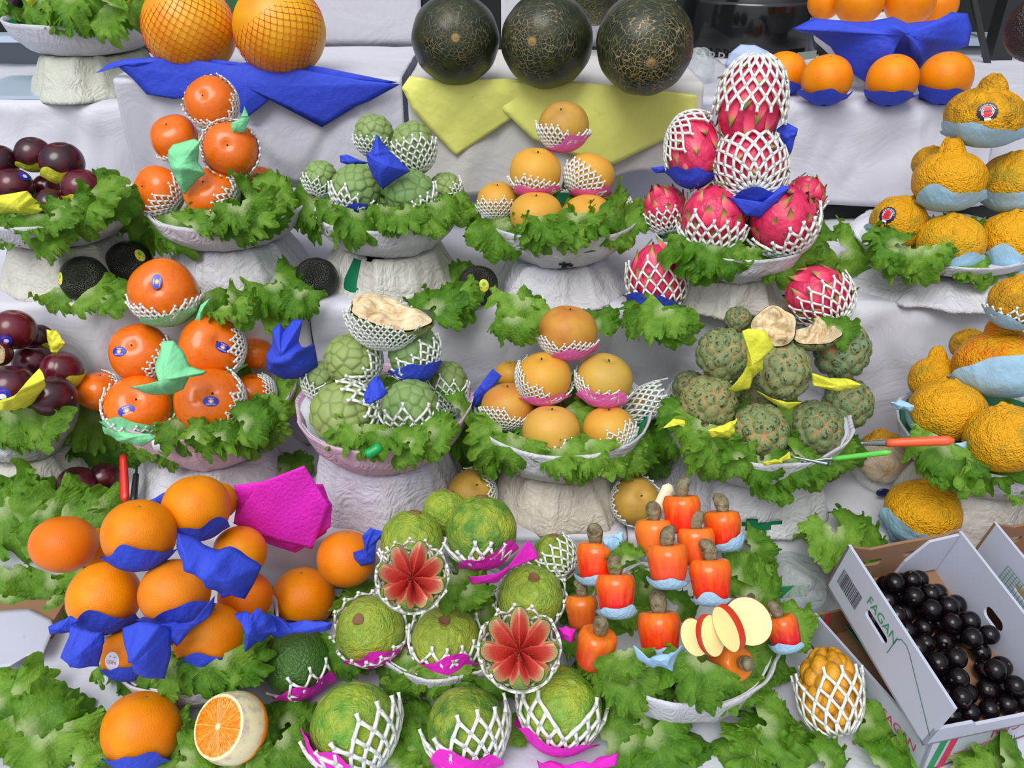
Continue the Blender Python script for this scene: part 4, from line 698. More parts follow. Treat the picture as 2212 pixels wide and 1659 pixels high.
pile('persimmon', yc['C1'], [
 (354, 630, 71, .02, 'large persimmon with an upright blue oval sticker, top of the lower pyramid', dict(ax=(-.2, .1, .95), net=((.12, -1, -.15), 78), N=30, k=1.05, st=('persimmon', (-.20, .32, .92), 85, .17), wrap=('mint', (.15, -1, .1), 56))),
 (302, 762, 63, .0, 'persimmon left of the second layer, blue sticker on its left edge', dict(ax=(-.3, .3, .8), net=((.75, -.55, -.1), 72), N=26, st=('persimmon', (-.68, .05, .7), 0, .19))),
 (457, 750, 69, -.01, 'persimmon right of the second layer, blue sticker toward its right', dict(ax=(.2, .2, .9), net=((.95, .15, -.45), 74), N=28, st=('persimmon', (.36, .0, .9), -25, .18), wrap=('mint', (.1, -1, -.1), 62))),
 (216, 845, 47, .02, 'persimmon at the far left of the large lower pyramid', dict(net=((.9, .2, -.1), 62), N=24)),
 (300, 880, 70, -.05, 'front left large persimmon with an oval sticker low on it', dict(ax=(-.1, .3, .9), net=((-.1, -.7, -.7), 98, 5), N=26, st=('persimmon', (-.36, -.10, .9), 18, .19), wrap=('mint', (-.3, -1, .25), 62))),
 (452, 868, 74, -.05, 'front right large persimmon, blue sticker in the middle', dict(ax=(.1, .3, .9), net=((.75, -.5, -.5), 92, 5), N=28, st=('persimmon', (.05, .02, .99), 0, .17))),
 (550, 764, 38, .05, 'persimmon behind at the right shoulder of the lower pyramid', {}),
 (545, 852, 50, .0, 'persimmon at the far right of the lower pyramid, netted on its right edge', dict(net=((.95, .0, .0), 66), N=26))], 'persimmons in the lower bowl')
# ---------------------------------------------------------------- cherimoyas
pile('cherimoya', yc['B3'], [
 (808, 292, 42, .02, 'pale cherimoya standing at the back top of the upper bowl', dict(k=.95, net=((-.1, -1, .0), 84), N=20, tr=.055, col=S(150, 176, 100))),
 (893, 318, 47, .0, 'cherimoya in a broad white net band, upper bowl right of the blue paper', dict(k=1.05, ax=(-.15, 1, .3), net=((.25, -1, .1), 104), N=18, tr=.055)),
 (770, 408, 54, -.04, 'cherimoya at front left of the upper bowl, net at its foot', dict(k=.85, ax=(-.3, .8, .5), net=((-.35, -1, .2), 74), N=18, tr=.055, wrap=('blue', (0, -1, .2), 58), col=S(126, 164, 84))),
 (886, 420, 54, -.04, 'dark green cherimoya at front right of the upper bowl', dict(k=.88, ax=(.3, .5, .7), net=((.55, -.9, .1), 74), N=18, tr=.055, col=S(96, 142, 70), wrap=('blue', (.1, -1, .2), 58))),
 (962, 412, 36, .01, 'small pale cherimoya at the right of the upper bowl', dict(net=((.9, -.4, .2), 70), N=18, tr=.06, col=S(150, 176, 96))),
 (692, 386, 36, .01, 'cherimoya at the left back of the upper bowl', dict(net=((-.4, -1, .2), 74), N=18, tr=.06, col=S(136, 170, 90)))], 'cherimoyas in the upper bowl')
pile('cherimoya', yc['C2'], [
 (762, 778, 61, .0, 'yellow green cherimoya left of the second layer in the lower bowl', dict(k=.85, ax=(-.35, .9, .4), net=((.75, -.65, -.05), 80), N=18, tr=.055, col=S(150, 168, 84))),
 (893, 762, 56, .0, 'blue green cherimoya on a blue paper band, lower bowl', dict(k=.98, ax=(.1, 1, .3), net=((.6, -.8, -.05), 92), N=19, tr=.055, col=S(110, 150, 84), wrap=('blue', (.1, -1, .2), 66))),
 (745, 896, 73, -.05, 'largest cherimoya, front left of the lower bowl, net over its upper right', dict(k=.88, ax=(-.3, .5, .8), net=((.75, .3, -.15), 82, 6, .05), N=17, tr=.055, col=S(152, 168, 82))),
 (886, 882, 59, -.05, 'green cherimoya at front right of the lower bowl in an open net', dict(k=.98, ax=(.1, 1, .4), net=((-.05, -1, -.1), 92, 8, .16), N=17, tr=.06, col=S(116, 154, 80))),
 (694, 822, 40, .03, 'cherimoya half hidden at the left of the lower bowl', dict(net=((-.5, -1, .1), 74), N=18, tr=.055)),
 (966, 838, 44, .02, 'slim dark green cherimoya at the right of the lower bowl', dict(k=1.25, net=((.1, -1, .2), 100), N=18, tr=.05, col=S(120, 144, 70)))], 'cherimoyas in the lower bowl')
Yh = yc['C2']-.01; P = atY(843, 676, Yh); rr_ = 62*dep(P)/FP
t = half_fruit(P, rr_, 'broken open cherimoya with cream flesh on top of the lower bowl', (.02, .72, .68), 'cherimoya', 'halved_cherimoya', 'cherimoya', sx=1.52, sy=.72, depth=1.0, lump=.16, seed=4, roll=-8, bite=.35, col=S(128, 146, 70))
Vn, Fn = net_mesh(lambda D: 1/np.sqrt((D[:, 0]/1.34)**2+(D[:, 1]/.9)**2+(D[:, 2]/1.30)**2), W((-.05, -1, -.5)), 96, 26, .040, 5, flare=.05, seed=5, slant=(200, 8)); o = mk('foam_net', Vn, Fn, 'net', t); o.location = (-.20, -.10, -.05)
# ---------------------------------------------------------------- pears
pile('pear', yc['B4'], [
 (1217, 272, 54, .02, 'olive brown pear topmost in the upper pear pyramid', dict(ax=(-.15, .75, .6), col=S(176, 132, 62), net=((-.1, -1, .1), 82), N=26, wrap=('pink', (.35, -1, .05), 66))),
 (1157, 372, 56, -.01, 'tan pear left of the second layer, upper pyramid', dict(ax=(.1, .9, .35), net=((-.25, -1, .1), 72), N=26, wrap=('pink', (.1, -1, .15), 62))),
 (1274, 380, 54, -.01, 'tan pear right of the second layer with a slanting net, upper pyramid', dict(ax=(.3, 1, -.1), net=((-.75, -.85, .35), 84), N=25, wrap=('pink', (0, -1, .2), 62))),
 (1075, 434, 44, .0, 'tan pear at the far left of the upper pyramid', dict(net=((.0, -1, .1), 88), N=25)),
 (1158, 462, 57, -.05, 'tan pear front and centre-left in the upper pyramid', dict(k=.9, net=((.2, -1, .15), 60), N=24)),
 (1270, 468, 55, -.04, 'tan pear front right in the upper pyramid', dict(k=.9, ax=(.1, .8, .5), net=((.1, -1, -.1), 74), N=24)),
 (1331, 452, 36, .02, 'small pear at the far right of the upper pyramid, netted on its right', dict(net=((.8, -.7, .1), 78), N=24))], 'Asian pears in the upper bowl')
pile('pear', yc['C3'], [
 (1226, 717, 63, .02, 'russet pear topmost in the lower pear pyramid', dict(ax=(.1, 1, .3), col=S(196, 124, 54), net=((-.15, -1, .0), 76), N=32, tr=.036, wrap=('pink', (.15, -1, .1), 60))),
 (1175, 816, 60, -.01, 'tan pear left of the second layer, lower pyramid', dict(ax=(-.1, .75, .5), net=((-.35, -.7, -.5), 100, 5), N=32, tr=.036, wrap=('pink', (.1, -1, .1), 58))),
 (1306, 820, 61, -.01, 'greenish yellow pear right of the second layer, lower pyramid', dict(ax=(.2, .8, .5), col=S(192, 156, 72), net=((-.4, -.9, -.15), 84), N=32, tr=.036, wrap=('pink', (-.2, -1, .25), 62))),
 (1097, 878, 57, -.01, 'russet pear at the far left of the lower pyramid', dict(col=S(206, 132, 58), net=((-.1, -1, .1), 76), N=30, tr=.04)),
 (1190, 932, 63, -.06, 'honey coloured pear in front of the lower pyramid', dict(ax=(.05, 1, .35), col=S(222, 166, 82), net=((.2, -1, -.1), 68), N=26, tr=.04)),
 (1315, 928, 57, -.05, 'tan pear at front right of the lower pyramid, net on its right', dict(net=((.45, -.85, .1), 76), N=26, tr=.04)),
 (1102, 808, 32, .05, 'pear almost hidden behind the left of the lower pyramid', {}),
 (1372, 880, 42, .03, 'pear behind the lower pyramid in a tall empty-topped net', dict(net=((.2, -1, .1), 100), N=24)),
 (1246, 872, 34, .04, 'netted pear deep in the middle of the lower pyramid', dict(net=((0, .3, -1), 120), N=24))], 'Asian pears in the lower bowl')
P = atY(1400, 868, yc['C3']+.01); t = thing('foam_net', 'empty white foam net sleeve sticking out right of the lower pears', 'foam net', P); Vn, Fn = net_mesh(lambda D: np.ones(len(D))*(60*dep(P)/FP)/np.sqrt((D@np.array(W((1, .45, .1))))**2*.45+(1-(D@np.array(W((1, .45, .1))))**2)*2.6), W((-1, -.45, -.1)), 140, 16, .0017, 5, seed=8); mk('net_strands', Vn, Fn, 'net', t)
on('pear', 1020, 1066, 52, Z1+.012, 'brown pear alone behind the green guavas', ax=(.2, .4, .8), col=S(176, 138, 60), net=((.9, .2, -.4), 84), N=24)
on('pear', 1372, 1082, 52, Z1+.01, 'brown netted pear behind the cashew apples', ax=(.3, .25, .9), col=S(180, 140, 62), net=((-.3, -.1, -.95), 108), N=26)
# ---------------------------------------------------------------- dragon fruits
dg = dict(tr=.058, N=18)
pile('dragon', yc['B5'], [
 (1622, 222, 68, .0, 'dragon fruit standing topmost in a white foam net hood', dict(k=1.12, ax=(-.12, -1, .25), net=((.05, 1, -.05), 104, 6, .06), N=17)),
 (1497, 322, 55, .0, 'dragon fruit at the upper left of the pink pile, net over its left shoulder', dict(k=1.1, ax=(.1, -1, .35), net=((-.65, .6, -.2), 82), wrap=('blue', (0, -1, .2), 56))),
 (1622, 366, 70, -.03, 'dragon fruit fully netted in the middle of the pink pile', dict(k=.92, ax=(.3, -.9, -.4), net=((.1, -.6, .7), 116, 6), N=18, wrap=('blue', (.15, -1, .1), 60))),
 (1540, 474, 66, -.05, 'dragon fruit at front left of the pink pile, net round its lower half', dict(k=.88, ax=(-.1, .9, .4), net=((-.1, -1, .1), 84), N=18)),
 (1690, 478, 70, -.05, 'dragon fruit at front right of the pink pile with green tipped scales', dict(k=.88, ax=(.1, .5, .85), net=((.35, -.9, -.1), 86), N=18)),
 (1438, 452, 46, .01, 'small dragon fruit at the far left of the pink pile', dict(k=.9, ax=(-.4, .8, .3), net=((.2, -1, .2), 78))),
 (1738, 425, 42, .03, 'dragon fruit peeping out at the right back of the pink pile', dict(k=.85, ax=(.4, .8, .3), net=((.4, -1, 0), 60)))], 'dragon fruits on the upper bowl', **dg)
on('dragon', 1419, 606, 60, Z2, 'netted dragon fruit standing left of the cream pedestal', k=1.05, ax=(0, 1, .2), net=((.1, -1, .1), 122, 5), N=16, wrap=('blue', (-.1, -1, .2), 62), rest=1.15)
on('dragon', 1768, 642, 64, Z2, 'dragon fruit lying right of the cream pedestal, net on its right side', k=.9, ax=(-.7, .5, .4), net=((.55, -.75, .35), 92, 5), N=17, rest=.95)
# ---------------------------------------------------------------- sugar apples
pile('sugar_apple', yc['C4'], [
 (1563, 766, 56, .01, 'sugar apple at upper left of its pile, left of the yellow ribbon', {}),
 (1691, 802, 59, -.02, 'sugar apple in the centre of the pile, with orange cracks', dict(col=S(116, 126, 80))),
 (1818, 757, 59, .02, 'bluish green sugar apple at upper right of its pile', dict(col=S(96, 132, 92))),
 (1530, 870, 59, -.02, 'yellowish sugar apple at the left front of its pile', dict(col=S(142, 146, 84))),
 (1641, 934, 60, -.06, 'sugar apple frontmost in its pile', dict(col=S(112, 130, 76))),
 (1760, 925, 58, -.04, 'sugar apple at front right of its pile, one white scuff', {}),
 (1832, 872, 52, .02, 'green sugar apple at the right end of its pile', dict(col=S(104, 132, 84))),
 (1641, 868, 48, .04, 'sugar apple behind the frontmost one', dict(col=S(124, 132, 82))),
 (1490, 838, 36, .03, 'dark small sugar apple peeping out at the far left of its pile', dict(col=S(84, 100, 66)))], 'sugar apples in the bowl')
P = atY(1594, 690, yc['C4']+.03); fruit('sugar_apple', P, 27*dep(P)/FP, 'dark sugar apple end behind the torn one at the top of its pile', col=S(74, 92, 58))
P = atY(1672, 706, yc['C4']+.0); half_fruit(P, 44*dep(P)/FP, 'torn sugar apple half with ragged white flesh, left piece', (.1, .30, .95), 'sugar_apple', 'torn_sugar_apple', 'sugar apple', 1.15, .95, .6, .34, 11, roll=40, col=S(86, 96, 62))
P = atY(1764, 724, yc['C4']-.0); half_fruit(P, 44*dep(P)/FP, 'torn sugar apple half with ragged white flesh, right piece', (.05, .8, .6), 'sugar_apple', 'torn_sugar_apple', 'sugar apple', 1.1, .8, .75, .36, 19, roll=-15, col=S(90, 104, 66))
# ---------------------------------------------------------------- knobbed citrus
pile('dekopon', yc['B6'], [
 (2127, 252, 81, .01, 'knobbed citrus with a rosette sticker, topmost at the right edge', dict(k=.88, ax=(.12, 1, .12), col=S(164, 116, 14), st=('rosette', (.05, .12, .98), 0, .18), wrap=('pale_blue', (.0, -1, .2), 80, .35))),
 (2050, 390, 74, -.02, 'yellow knobbed citrus with green blush, middle left of the upper right pile', dict(ax=(-.02, 1, .15), wrap=('pale_blue', (.1, -1, .2), 75, .3))),
 (2192, 392, 72, .0, 'greenish knobbed citrus cut by the right edge, upper pile', dict(kd='dekopon_flat', col=S(196, 158, 28), wrap=('pale_blue', (0, -1, .2), 78, .3))),
 (1941, 482, 60, -.01, 'small knobbed citrus with a slanting rosette sticker, left of the upper right pile', dict(kd='dekopon_flat', k=1.1, ax=(.35, .9, .2), st=('rosette', (-.38, .28, .88), -28, .22), wrap=('pale_blue', (-.5, -1, 0), 68))),
 (2054, 524, 70, -.06, 'knobbed citrus frontmost in the upper right pile, green at the neck', dict(kd='dekopon_flat', k=.98, ax=(.05, .95, .4), col=S(214, 164, 22), wrap=('pale_blue', (.1, -1, .1), 70))),
 (2192, 518, 72, -.05, 'knobbed citrus at the lower right edge of the upper right pile', dict(kd='dekopon_flat', ax=(.1, .95, .3), wrap=('pale_blue', (-.1, -1, .1), 75))),
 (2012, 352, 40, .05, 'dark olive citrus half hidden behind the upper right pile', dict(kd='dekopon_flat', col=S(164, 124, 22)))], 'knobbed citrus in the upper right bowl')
pile('dekopon', yc['C5'], [
 (2165, 785, 97, .02, 'big deep orange knobbed citrus on pale blue paper at the right edge', dict(k=.86, ax=(.0, 1, .1), col=S(226, 122, 8), wrap=('pale_blue', (0, -1, .25), 90, .3))),
 (2046, 888, 78, -.02, 'yellow knobbed citrus at left of the lower right pile', dict(kd='dekopon_flat', ax=(.1, .95, .25), wrap=('pale_blue', (-.6, -.9, -.3), 78))),
 (2020, 820, 54, .05, 'knobbed citrus behind at the upper left of the lower right pile', dict(k=1.1, ax=(.1, 1, .1))),
 (2172, 948, 84, -.06, 'large yellow knobbed citrus in front of the lower right pile', dict(kd='dekopon_flat', ax=(-.1, .95, .3), col=S(224, 158, 16))),
 (2204, 652, 64, .01, 'brownish citrus in a white foam net at the right edge', dict(kd='dekopon_flat', col=S(186, 128, 24), net=((-.35, -1, .0), 74), N=22, wrap=('pale_blue', (-.4, -1, -.1), 73))),
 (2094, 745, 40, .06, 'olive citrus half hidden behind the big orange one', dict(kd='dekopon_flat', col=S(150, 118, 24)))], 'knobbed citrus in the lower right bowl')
on('dekopon_flat', 1993, 1105, 79, Z1, 'lone yellow citrus standing behind the black grape carton', k=.98, ax=(.1, .85, .5), var=1, wrap=('pale_blue', (-.5, -1, .1), 70), rest=.84)
on('dekopon_flat', 1908, 986, 55, Z1, 'citrus half wrapped in a clear plastic bag, behind the orange knife', k=1.2, ax=(-.1, .9, .2), var=2, col=S(182, 128, 22), rest=1.0)
# ---------------------------------------------------------------- oranges
ow = ('blue', (.05, -1, .05), 68)
pile('orange', yc['D1']-.0, [
 (300, 1155, 77, -.02, 'orange topmost left of the big pile, cupped in blue paper', dict(ax=(-.05, .85, .6), wrap=('blue', (.1, -1, .1), 72))),
 (424, 1097, 72, .03, 'orange topmost right of the big pile, green stem scar on top', dict(ax=(-.1, .95, .3), wrap=('blue', (.15, -1, .1), 66))),
 (470, 1083, 42, .07, 'orange almost hidden behind the topmost right one', {}),
 (138, 1175, 68, .05, 'orange lying at the far left of the big pile', dict(k=.9, col=S(236, 122, 14))),
 (212, 1185, 45, .06, 'orange partly hidden between the far left one and the top', {}),
 (225, 1290, 76, -.03, 'orange at the left in the middle layer of the big pile', dict(ax=(-.4, .3, .8), hide=('stem_button',), wrap=('blue', (.1, -1, .2), 62, .4))),
 (378, 1282, 74, -.05, 'scarred orange in the centre of the big pile', dict(ax=(.2, .6, .7), col=S(236, 136, 24), hide=('stem_button',), wrap=('blue', (.2, -1, .1), 74, .5))),
 (518, 1192, 57, .03, 'orange behind the blue crepe fold at the right of the big pile', {}),
 (530, 1290, 58, .02, 'shaded orange at right below the blue crepe fold', dict(col=S(232, 120, 16))),
 (454, 1378, 75, -.05, 'orange at front right of the big pile in a blue cup', dict(ax=(.05, .8, .5), wrap=('blue', (.1, -1, .15), 64))),
 (278, 1412, 57, -.06, 'orange at the front with a small white oval sticker', dict(st=('copa', (-.55, -.28, .80), -8, .26), hide=('stem_button',), wrap=('blue', (0, -1, .15), 66)))], 'oranges in the big front pile')
on('orange', 655, 1292, 67, Z0+.004, 'lone orange on blue paper right of the big pile', ax=(-.1, .8, .5), rest=.93, wrap=('blue', (0, -1, .1), 55, .5))
P = atY(748, 1207, .80); fruit('orange', P, 63*dep(P)/FP, 'orange touching blue paper left of the carved guava', col=S(238, 134, 16))
on('orange', 305, 1577, 82, Z0+.002, 'largest looking orange standing alone at the bottom in a blue cup', ax=(0, .9, .5), wrap=('blue', (0, -1, .1), 58), rest=.93)
for i, (u, v, r, l) in enumerate([(1694, 158, 46, 'orange left of the top right row, behind the dragon fruit net'), (1786, 172, 53, 'orange second from left in the top right row'), (1927, 172, 54, 'orange third from left in the top right row'), (2043, 168, 55, 'orange rightmost in the top right row')]):
    on('orange', u, v, r, Z3+.002, l, ax=(.05, .9, .35), var=i % 3, rest=.93, group='oranges in the top right row', wrap=('blue', (0, -1, .25), 66, .3))
pile('orange', yc['B7'], [(1782, 5, 36, .03, 'orange leftmost on the blue crepe bowl at top right', {}), (1857, 2, 52, -.03, 'front left orange on the blue crepe bowl at top right', {}), (1966, 0, 54, -.03, 'front right orange on the blue crepe bowl at top right', {}), (2028, 10, 40, .03, 'orange rightmost on the blue crepe bowl at top right', {})], 'oranges in the blue draped bowl')
# cut orange
P = atZ(500, 1572, Z0+.05); R_ = 76*dep(P)/FP; t = thing('cut_orange', 'halved orange with pared white rind showing its juicy face', 'orange', (P[0], P[1], P[2]), None, R_); M3 = frame(W((-.42, .40, .85)), RT).to_euler()
V, F = lathe([(.001, .56), (.3, .56), (.6, .56), (.84, .555), (.87, .53)], 72); o = mk('flesh_face', V, F, 'orange_flesh', t); o.rotation_euler = M3
V, F = lathe([(.862, .54), (.93, .36), (.99, .1), (1.0, -.12), (.985, -.22)], 72); V = np.array(V); V[:, :2] *= (1+.012*np.cos(14*np.arctan2(V[:, 1], V[:, 0])))[:, None]; o = mk('pith', V, F, 'pith', t); o.rotation_euler = M3
V, F = lathe([(.975, -.2), (1.0, -.24), (.94, -.42), (.78, -.64), (.5, -.82), (.2, -.9), (.001, -.92)], 72); o = mk('peel', V, F, 'orange', t, col=DEFC['orange']); o.rotation_euler = M3
# ---------------------------------------------------------------- melons
zb = 1.352
for u, v, r, ax, l in ((409, 62, 97, (-.25, 1, .1), 'yellow melon in red orange net, left of the pair'), (604, 66, 97, (-.55, .8, .3), 'yellow melon in red orange net, right of the pair')): on('melon', u, v, r, zb, l, ax=ax, rest=.98, k=.96, group='yellow netted melons')
for i, (u, v, r, ax, l, kk) in enumerate(((984, 86, 94, (0, .04, 1), 'dark green melon at left of the row, yellow patch at its foot', 1), (1182, 89, 98, (-.30, .0, 1), 'dark green melon in the middle with a bright corky star', 1), (1392, 96, 104, (.14, -.32, 1), 'large dark green melon at right, densely cracked all over', 1))): on('dark_melon', u, v, r, 1.346, l, ax=ax, roll=i*50, rest=.98, var=i, col=((.62, 1, 1, 1), (.8, 1, 1, 1), (1.25, 1, 1, 1))[i], group='dark green melons')
P = atY(1285, -10, 1.60); fruit('dark_melon', P, 55*dep(P)/FP, 'dark melon lying on top behind the row of three', ax=(0, -.9, .3))
on('avocado', 2240, 62, 62, Z3+.10, 'purple mango at the top right corner', k=1.1, col=S(60, 30, 36), name='mango', cat='mango')
# ---------------------------------------------------------------- guavas
def gw(a=(0, -1, .1), c=66): return ('magenta', a, c, .3)
pile('guava', yc['D2']-.01, [
 (1040, 1148, 76, .02, 'dark green guava topmost in its pile', dict(ax=(0, 1, .1), col=S(80, 132, 40), net=((-.05, -1, .1), 66), N=15, tr=.06, wrap=gw((.3, -1, .1), 60))),
 (890, 1172, 68, .02, 'yellow green guava upper left, calyx pointing up', dict(ax=(.1, 1, .25), net=((0, -1, .2), 78), N=14, tr=.055)),
 (962, 1108, 50, .07, 'guava behind at the top of the pile with a brown calyx', dict(ax=(.2, 1, .2))),
 (800, 1362, 73, -.03, 'light green guava at left front, brown calyx toward viewer', dict(ax=(-.35, .3, .85), col=S(140, 170, 60), net=((.25, -.25, -.9), 112, 8, .10), N=15, tr=.055, wrap=gw((.3, -1, .1), 60))),
 (963, 1384, 73, -.04, 'yellowish guava in the middle front of the netted pile', dict(ax=(-.05, .55, .8), col=S(146, 166, 56), net=((0, -.7, -.55), 112, 8, .10), N=15, tr=.055, wrap=gw((.05, -1, .15), 64))),
 (1146, 1292, 70, .0, 'guava at right behind the lower carved one', dict(ax=(.1, .6, .75), col=S(130, 164, 56), net=((.1, -.2, -1), 108, 8, .12), N=15, tr=.055)),
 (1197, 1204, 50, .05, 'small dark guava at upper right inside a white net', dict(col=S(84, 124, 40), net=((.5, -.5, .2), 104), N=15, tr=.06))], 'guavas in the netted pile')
P = atY(890, 1246, yc['D2']-.09); flower_guava(P, 72*dep(P)/FP, 'carved guava with pink star flesh, upper of the two', (.0, .22, .95), 10, S(120, 160, 60), 108)
P = atY(1122, 1402, yc['D2']-.12); flower_guava(P, 82*dep(P)/FP, 'carved guava with pink star flesh, lower right of the two', (-.02, .22, .95), 22, S(120, 160, 60), 108)
for u, v, r, l, o_ in ((765, 1572, 92, 'big green guava at the bottom left of the front three', dict(ax=(.35, .6, .5), col=S(96, 150, 46), net=((.45, -.9, .0), 96, 9, .12), wrap=gw((-.6, -1, -.2), 66))), (1008, 1575, 85, 'big dark green guava, middle of the front three', dict(ax=(0, .9, .35), col=S(64, 118, 36), net=((.25, -1, .1), 100, 9, .12), wrap=gw((0, -1, .1), 62))), (1212, 1530, 86, 'big yellow green guava, right of the front three', dict(ax=(-.15, -.5, .8), col=S(112, 156, 54), net=((-.1, -1, .1), 92, 9, .12), wrap=gw((-.3, -1, -.1), 68, )))):
    on('green_guava', u, v, r, Z0+.0, l, k=.98, N=15, tr=.06, rest=.98, group='big guavas in front', **o_)
on('green_avocado', 644, 1432, 71, Z0+.012, 'glossy dark green avocado in an open net with magenta paper', k=.98, ax=(-.5, -.3, .5), net=((.45, -1, -.2), 76, 12, .12), N=12, tr=.05, wrap=('magenta', (.3, -1, .1), 60, .35), rest=.95)
# ---------------------------------------------------------------- cashew apples
cw = lambda a=(0, -1, .1), c=62: ('pale_blue', a, c, .08)
pile('cashew', yc['D3']-.0, [
 (1474, 1112, 42, .04, 'red cashew apple topmost in its pile, nut straight up', {}),
 (1414, 1166, 44, .03, 'orange cashew apple at upper left of its pile', dict(col=S(238, 110, 44), wrap=cw())),
 (1562, 1146, 42, .04, 'orange red cashew apple at upper right of its pile', dict(wrap=cw((.3, -1, .1), 66))),
 (1505, 1182, 42, .02, 'orange cashew apple between the upper three', dict(col=S(236, 92, 40), roll=20)),
 (1443, 1222, 46, -.02, 'coral cashew apple in the middle of the pile over pale blue paper', dict(col=S(232, 78, 44), roll=170, wrap=cw(c=62))),
 (1536, 1256, 48, -.03, 'red cashew apple right of the middle on pale blue paper', dict(roll=190, wrap=cw(c=60))),
 (1287, 1216, 45, .02, 'red cashew apple at the left, tall dark nut', dict(roll=250, wrap=cw())),
 (1331, 1286, 46, -.02, 'bright red cashew apple left of the centre, in a pale blue cup', dict(col=S(222, 32, 28), roll=80, wrap=cw(c=64))),
 (1258, 1324, 37, .0, 'small yellowish cashew apple at the far left', dict(col=S(196, 84, 30))),
 (1426, 1372, 50, -.05, 'big cashew apple front centre, upright grey nut', dict(roll=90, wrap=cw((.1, -1, .1), 64))),
 (1694, 1368, 38, -.04, 'bright red cashew apple at the far right, half behind fruit slices', dict(col=S(214, 30, 36), ax=(-.25, 1, .2), wrap=cw()))], 'cashew apples', ax=(0, 1, .12))
P = atY(1284, 1404, yc['D3']-.06); fruit('cashew', P, 45*dep(P)/FP, 'cashew apple leaning at front left with a curled nut', ax=(.25, .75, .5), var=1, roll=30, col=S(216, 62, 30), group='cashew apples')
P = atY(1572, 1432, yc['D3']-.07); fruit('cashew', P, 42*dep(P)/FP, 'cashew apple lying under the fruit slices, nut pointing right', ax=(.65, .0, .75), var=0, roll=200, col=S(214, 100, 44), group='cashew apples')
def slice_(u, v, w, h, th_, ax, rot, Y, label, both=1):
    P = atY(u, v, Y); s = dep(P)/FP; t = thing('fruit_slice', label, 'fruit slice', P, 'pale slices among the cashew apples'); M3 = (frame(W(ax), RT) @ Matrix.Rotation(rad(rot), 3, 'Z')).to_euler(); a_ = w/2*s; b_ = h/2*s; tk = th_*s
    def lp(q): c = 1-.06*math.cos(q)-.05*math.sin(2*q); return (a_*math.cos(q)*c, b_*math.sin(q)*c)
    n = 56; V = [(0, 0, tk/2)]; 
    for k_ in (.33, .66, 1): V += [(lp(i/n*6.2832)[0]*k_, lp(i/n*6.2832)[1]*k_, tk/2) for i in range(n)]
    V += [(x, y, -z) for x, y, z in V]; N_ = 1+3*n; F = []
    for o_ in (0, N_):
        for i in range(n):
            j = (i+1) % n; F.append((o_, o_+1+i, o_+1+j))
            for k_ in (0, 1): F.append((o_+1+k_*n+i, o_+1+(k_+1)*n+i, o_+1+(k_+1)*n+j, o_+1+k_*n+j))
    o = mk('flesh', V, F, 'apple_flesh', t); o.rotation_euler = M3
    V = []; F = []
    for q, z in ((1.0, tk/2), (1.03, tk*.2), (1.03, -tk*.2), (1.0, -tk/2)): V += [(lp(i/n*6.2832)[0]*q, lp(i/n*6.2832)[1]*q, z) for i in range(n)]
    for k_ in range(3):
        for i in range(n): j = (i+1) % n; F.append((k_*n+i, k_*n+j, (k_+1)*n+j, (k_+1)*n+i))
    o = mk('skin', V, F, 'apple_skin', t); o.rotation_euler = M3; return t
yd = yc['D3']-.09
slice_(1619, 1342, 98, 100, 14, (-.28, .25, .95), 0, yd+.02, 'largest pale round fruit slice with a thin red rim')
slice_(1502, 1376, 56, 80, 8, (-.25, .1, .95), 10, yd+.015, 'thin pale fruit slice at the left, behind the red edged one')
slice_(1535, 1372, 62, 90, 17, (.50, .1, .85), 12, yd-.01, 'thick fruit slice with a red left edge')
slice_(1576, 1356, 58, 98, 22, (-.74, -.1, .62), 28, yd-.015, 'leaning thick fruit slice, bright red rind on its right')
# ---------------------------------------------------------------- loose fruit
on('avocado', 182, 604, 50, Z2, 'dark green avocado on lettuce, leftmost on the third step', k=.95, ax=(-.3, .3, .8), col=S(20, 36, 20), st=('avocado', (-.92, .05, .35), 0, .24), rest=.95, group='dark avocados')
on('avocado', 280, 566, 47, Z2+.004, 'black avocado with a yellow sticker left of the persimmon pedestal', k=1.0, ax=(-.2, .7, .3), st=('avocado', (.45, .30, .84), 30, .24), rest=.95, group='dark avocados')
on('avocado', 684, 600, 45, Z2, 'black avocado between the persimmon and cherimoya pedestals', k=1.0, ax=(0, 1, .3), st=('avocado', (.12, -.75, .6), 75, .26), rest=.96, group='dark avocados')
on('avocado', 1033, 616, 43, Z2, 'black avocado with a yellow sticker left of the pear pedestal', k=1.02, col=S(24, 14, 18), st=('avocado', (.28, -.02, .95), 10, .27), rest=.98, group='dark avocados')
on('pitahaya', 1792, 1492, 66, Z0+.002, 'yellow horned pitahaya standing in a white net beside the carton', k=.95, ax=(.08, 1, -.05), net=((.12, -1, .1), 116, 7, .10), N=13, tr=.06, rest=1.25, name='pitahaya', cat='pitahaya', roll=40)
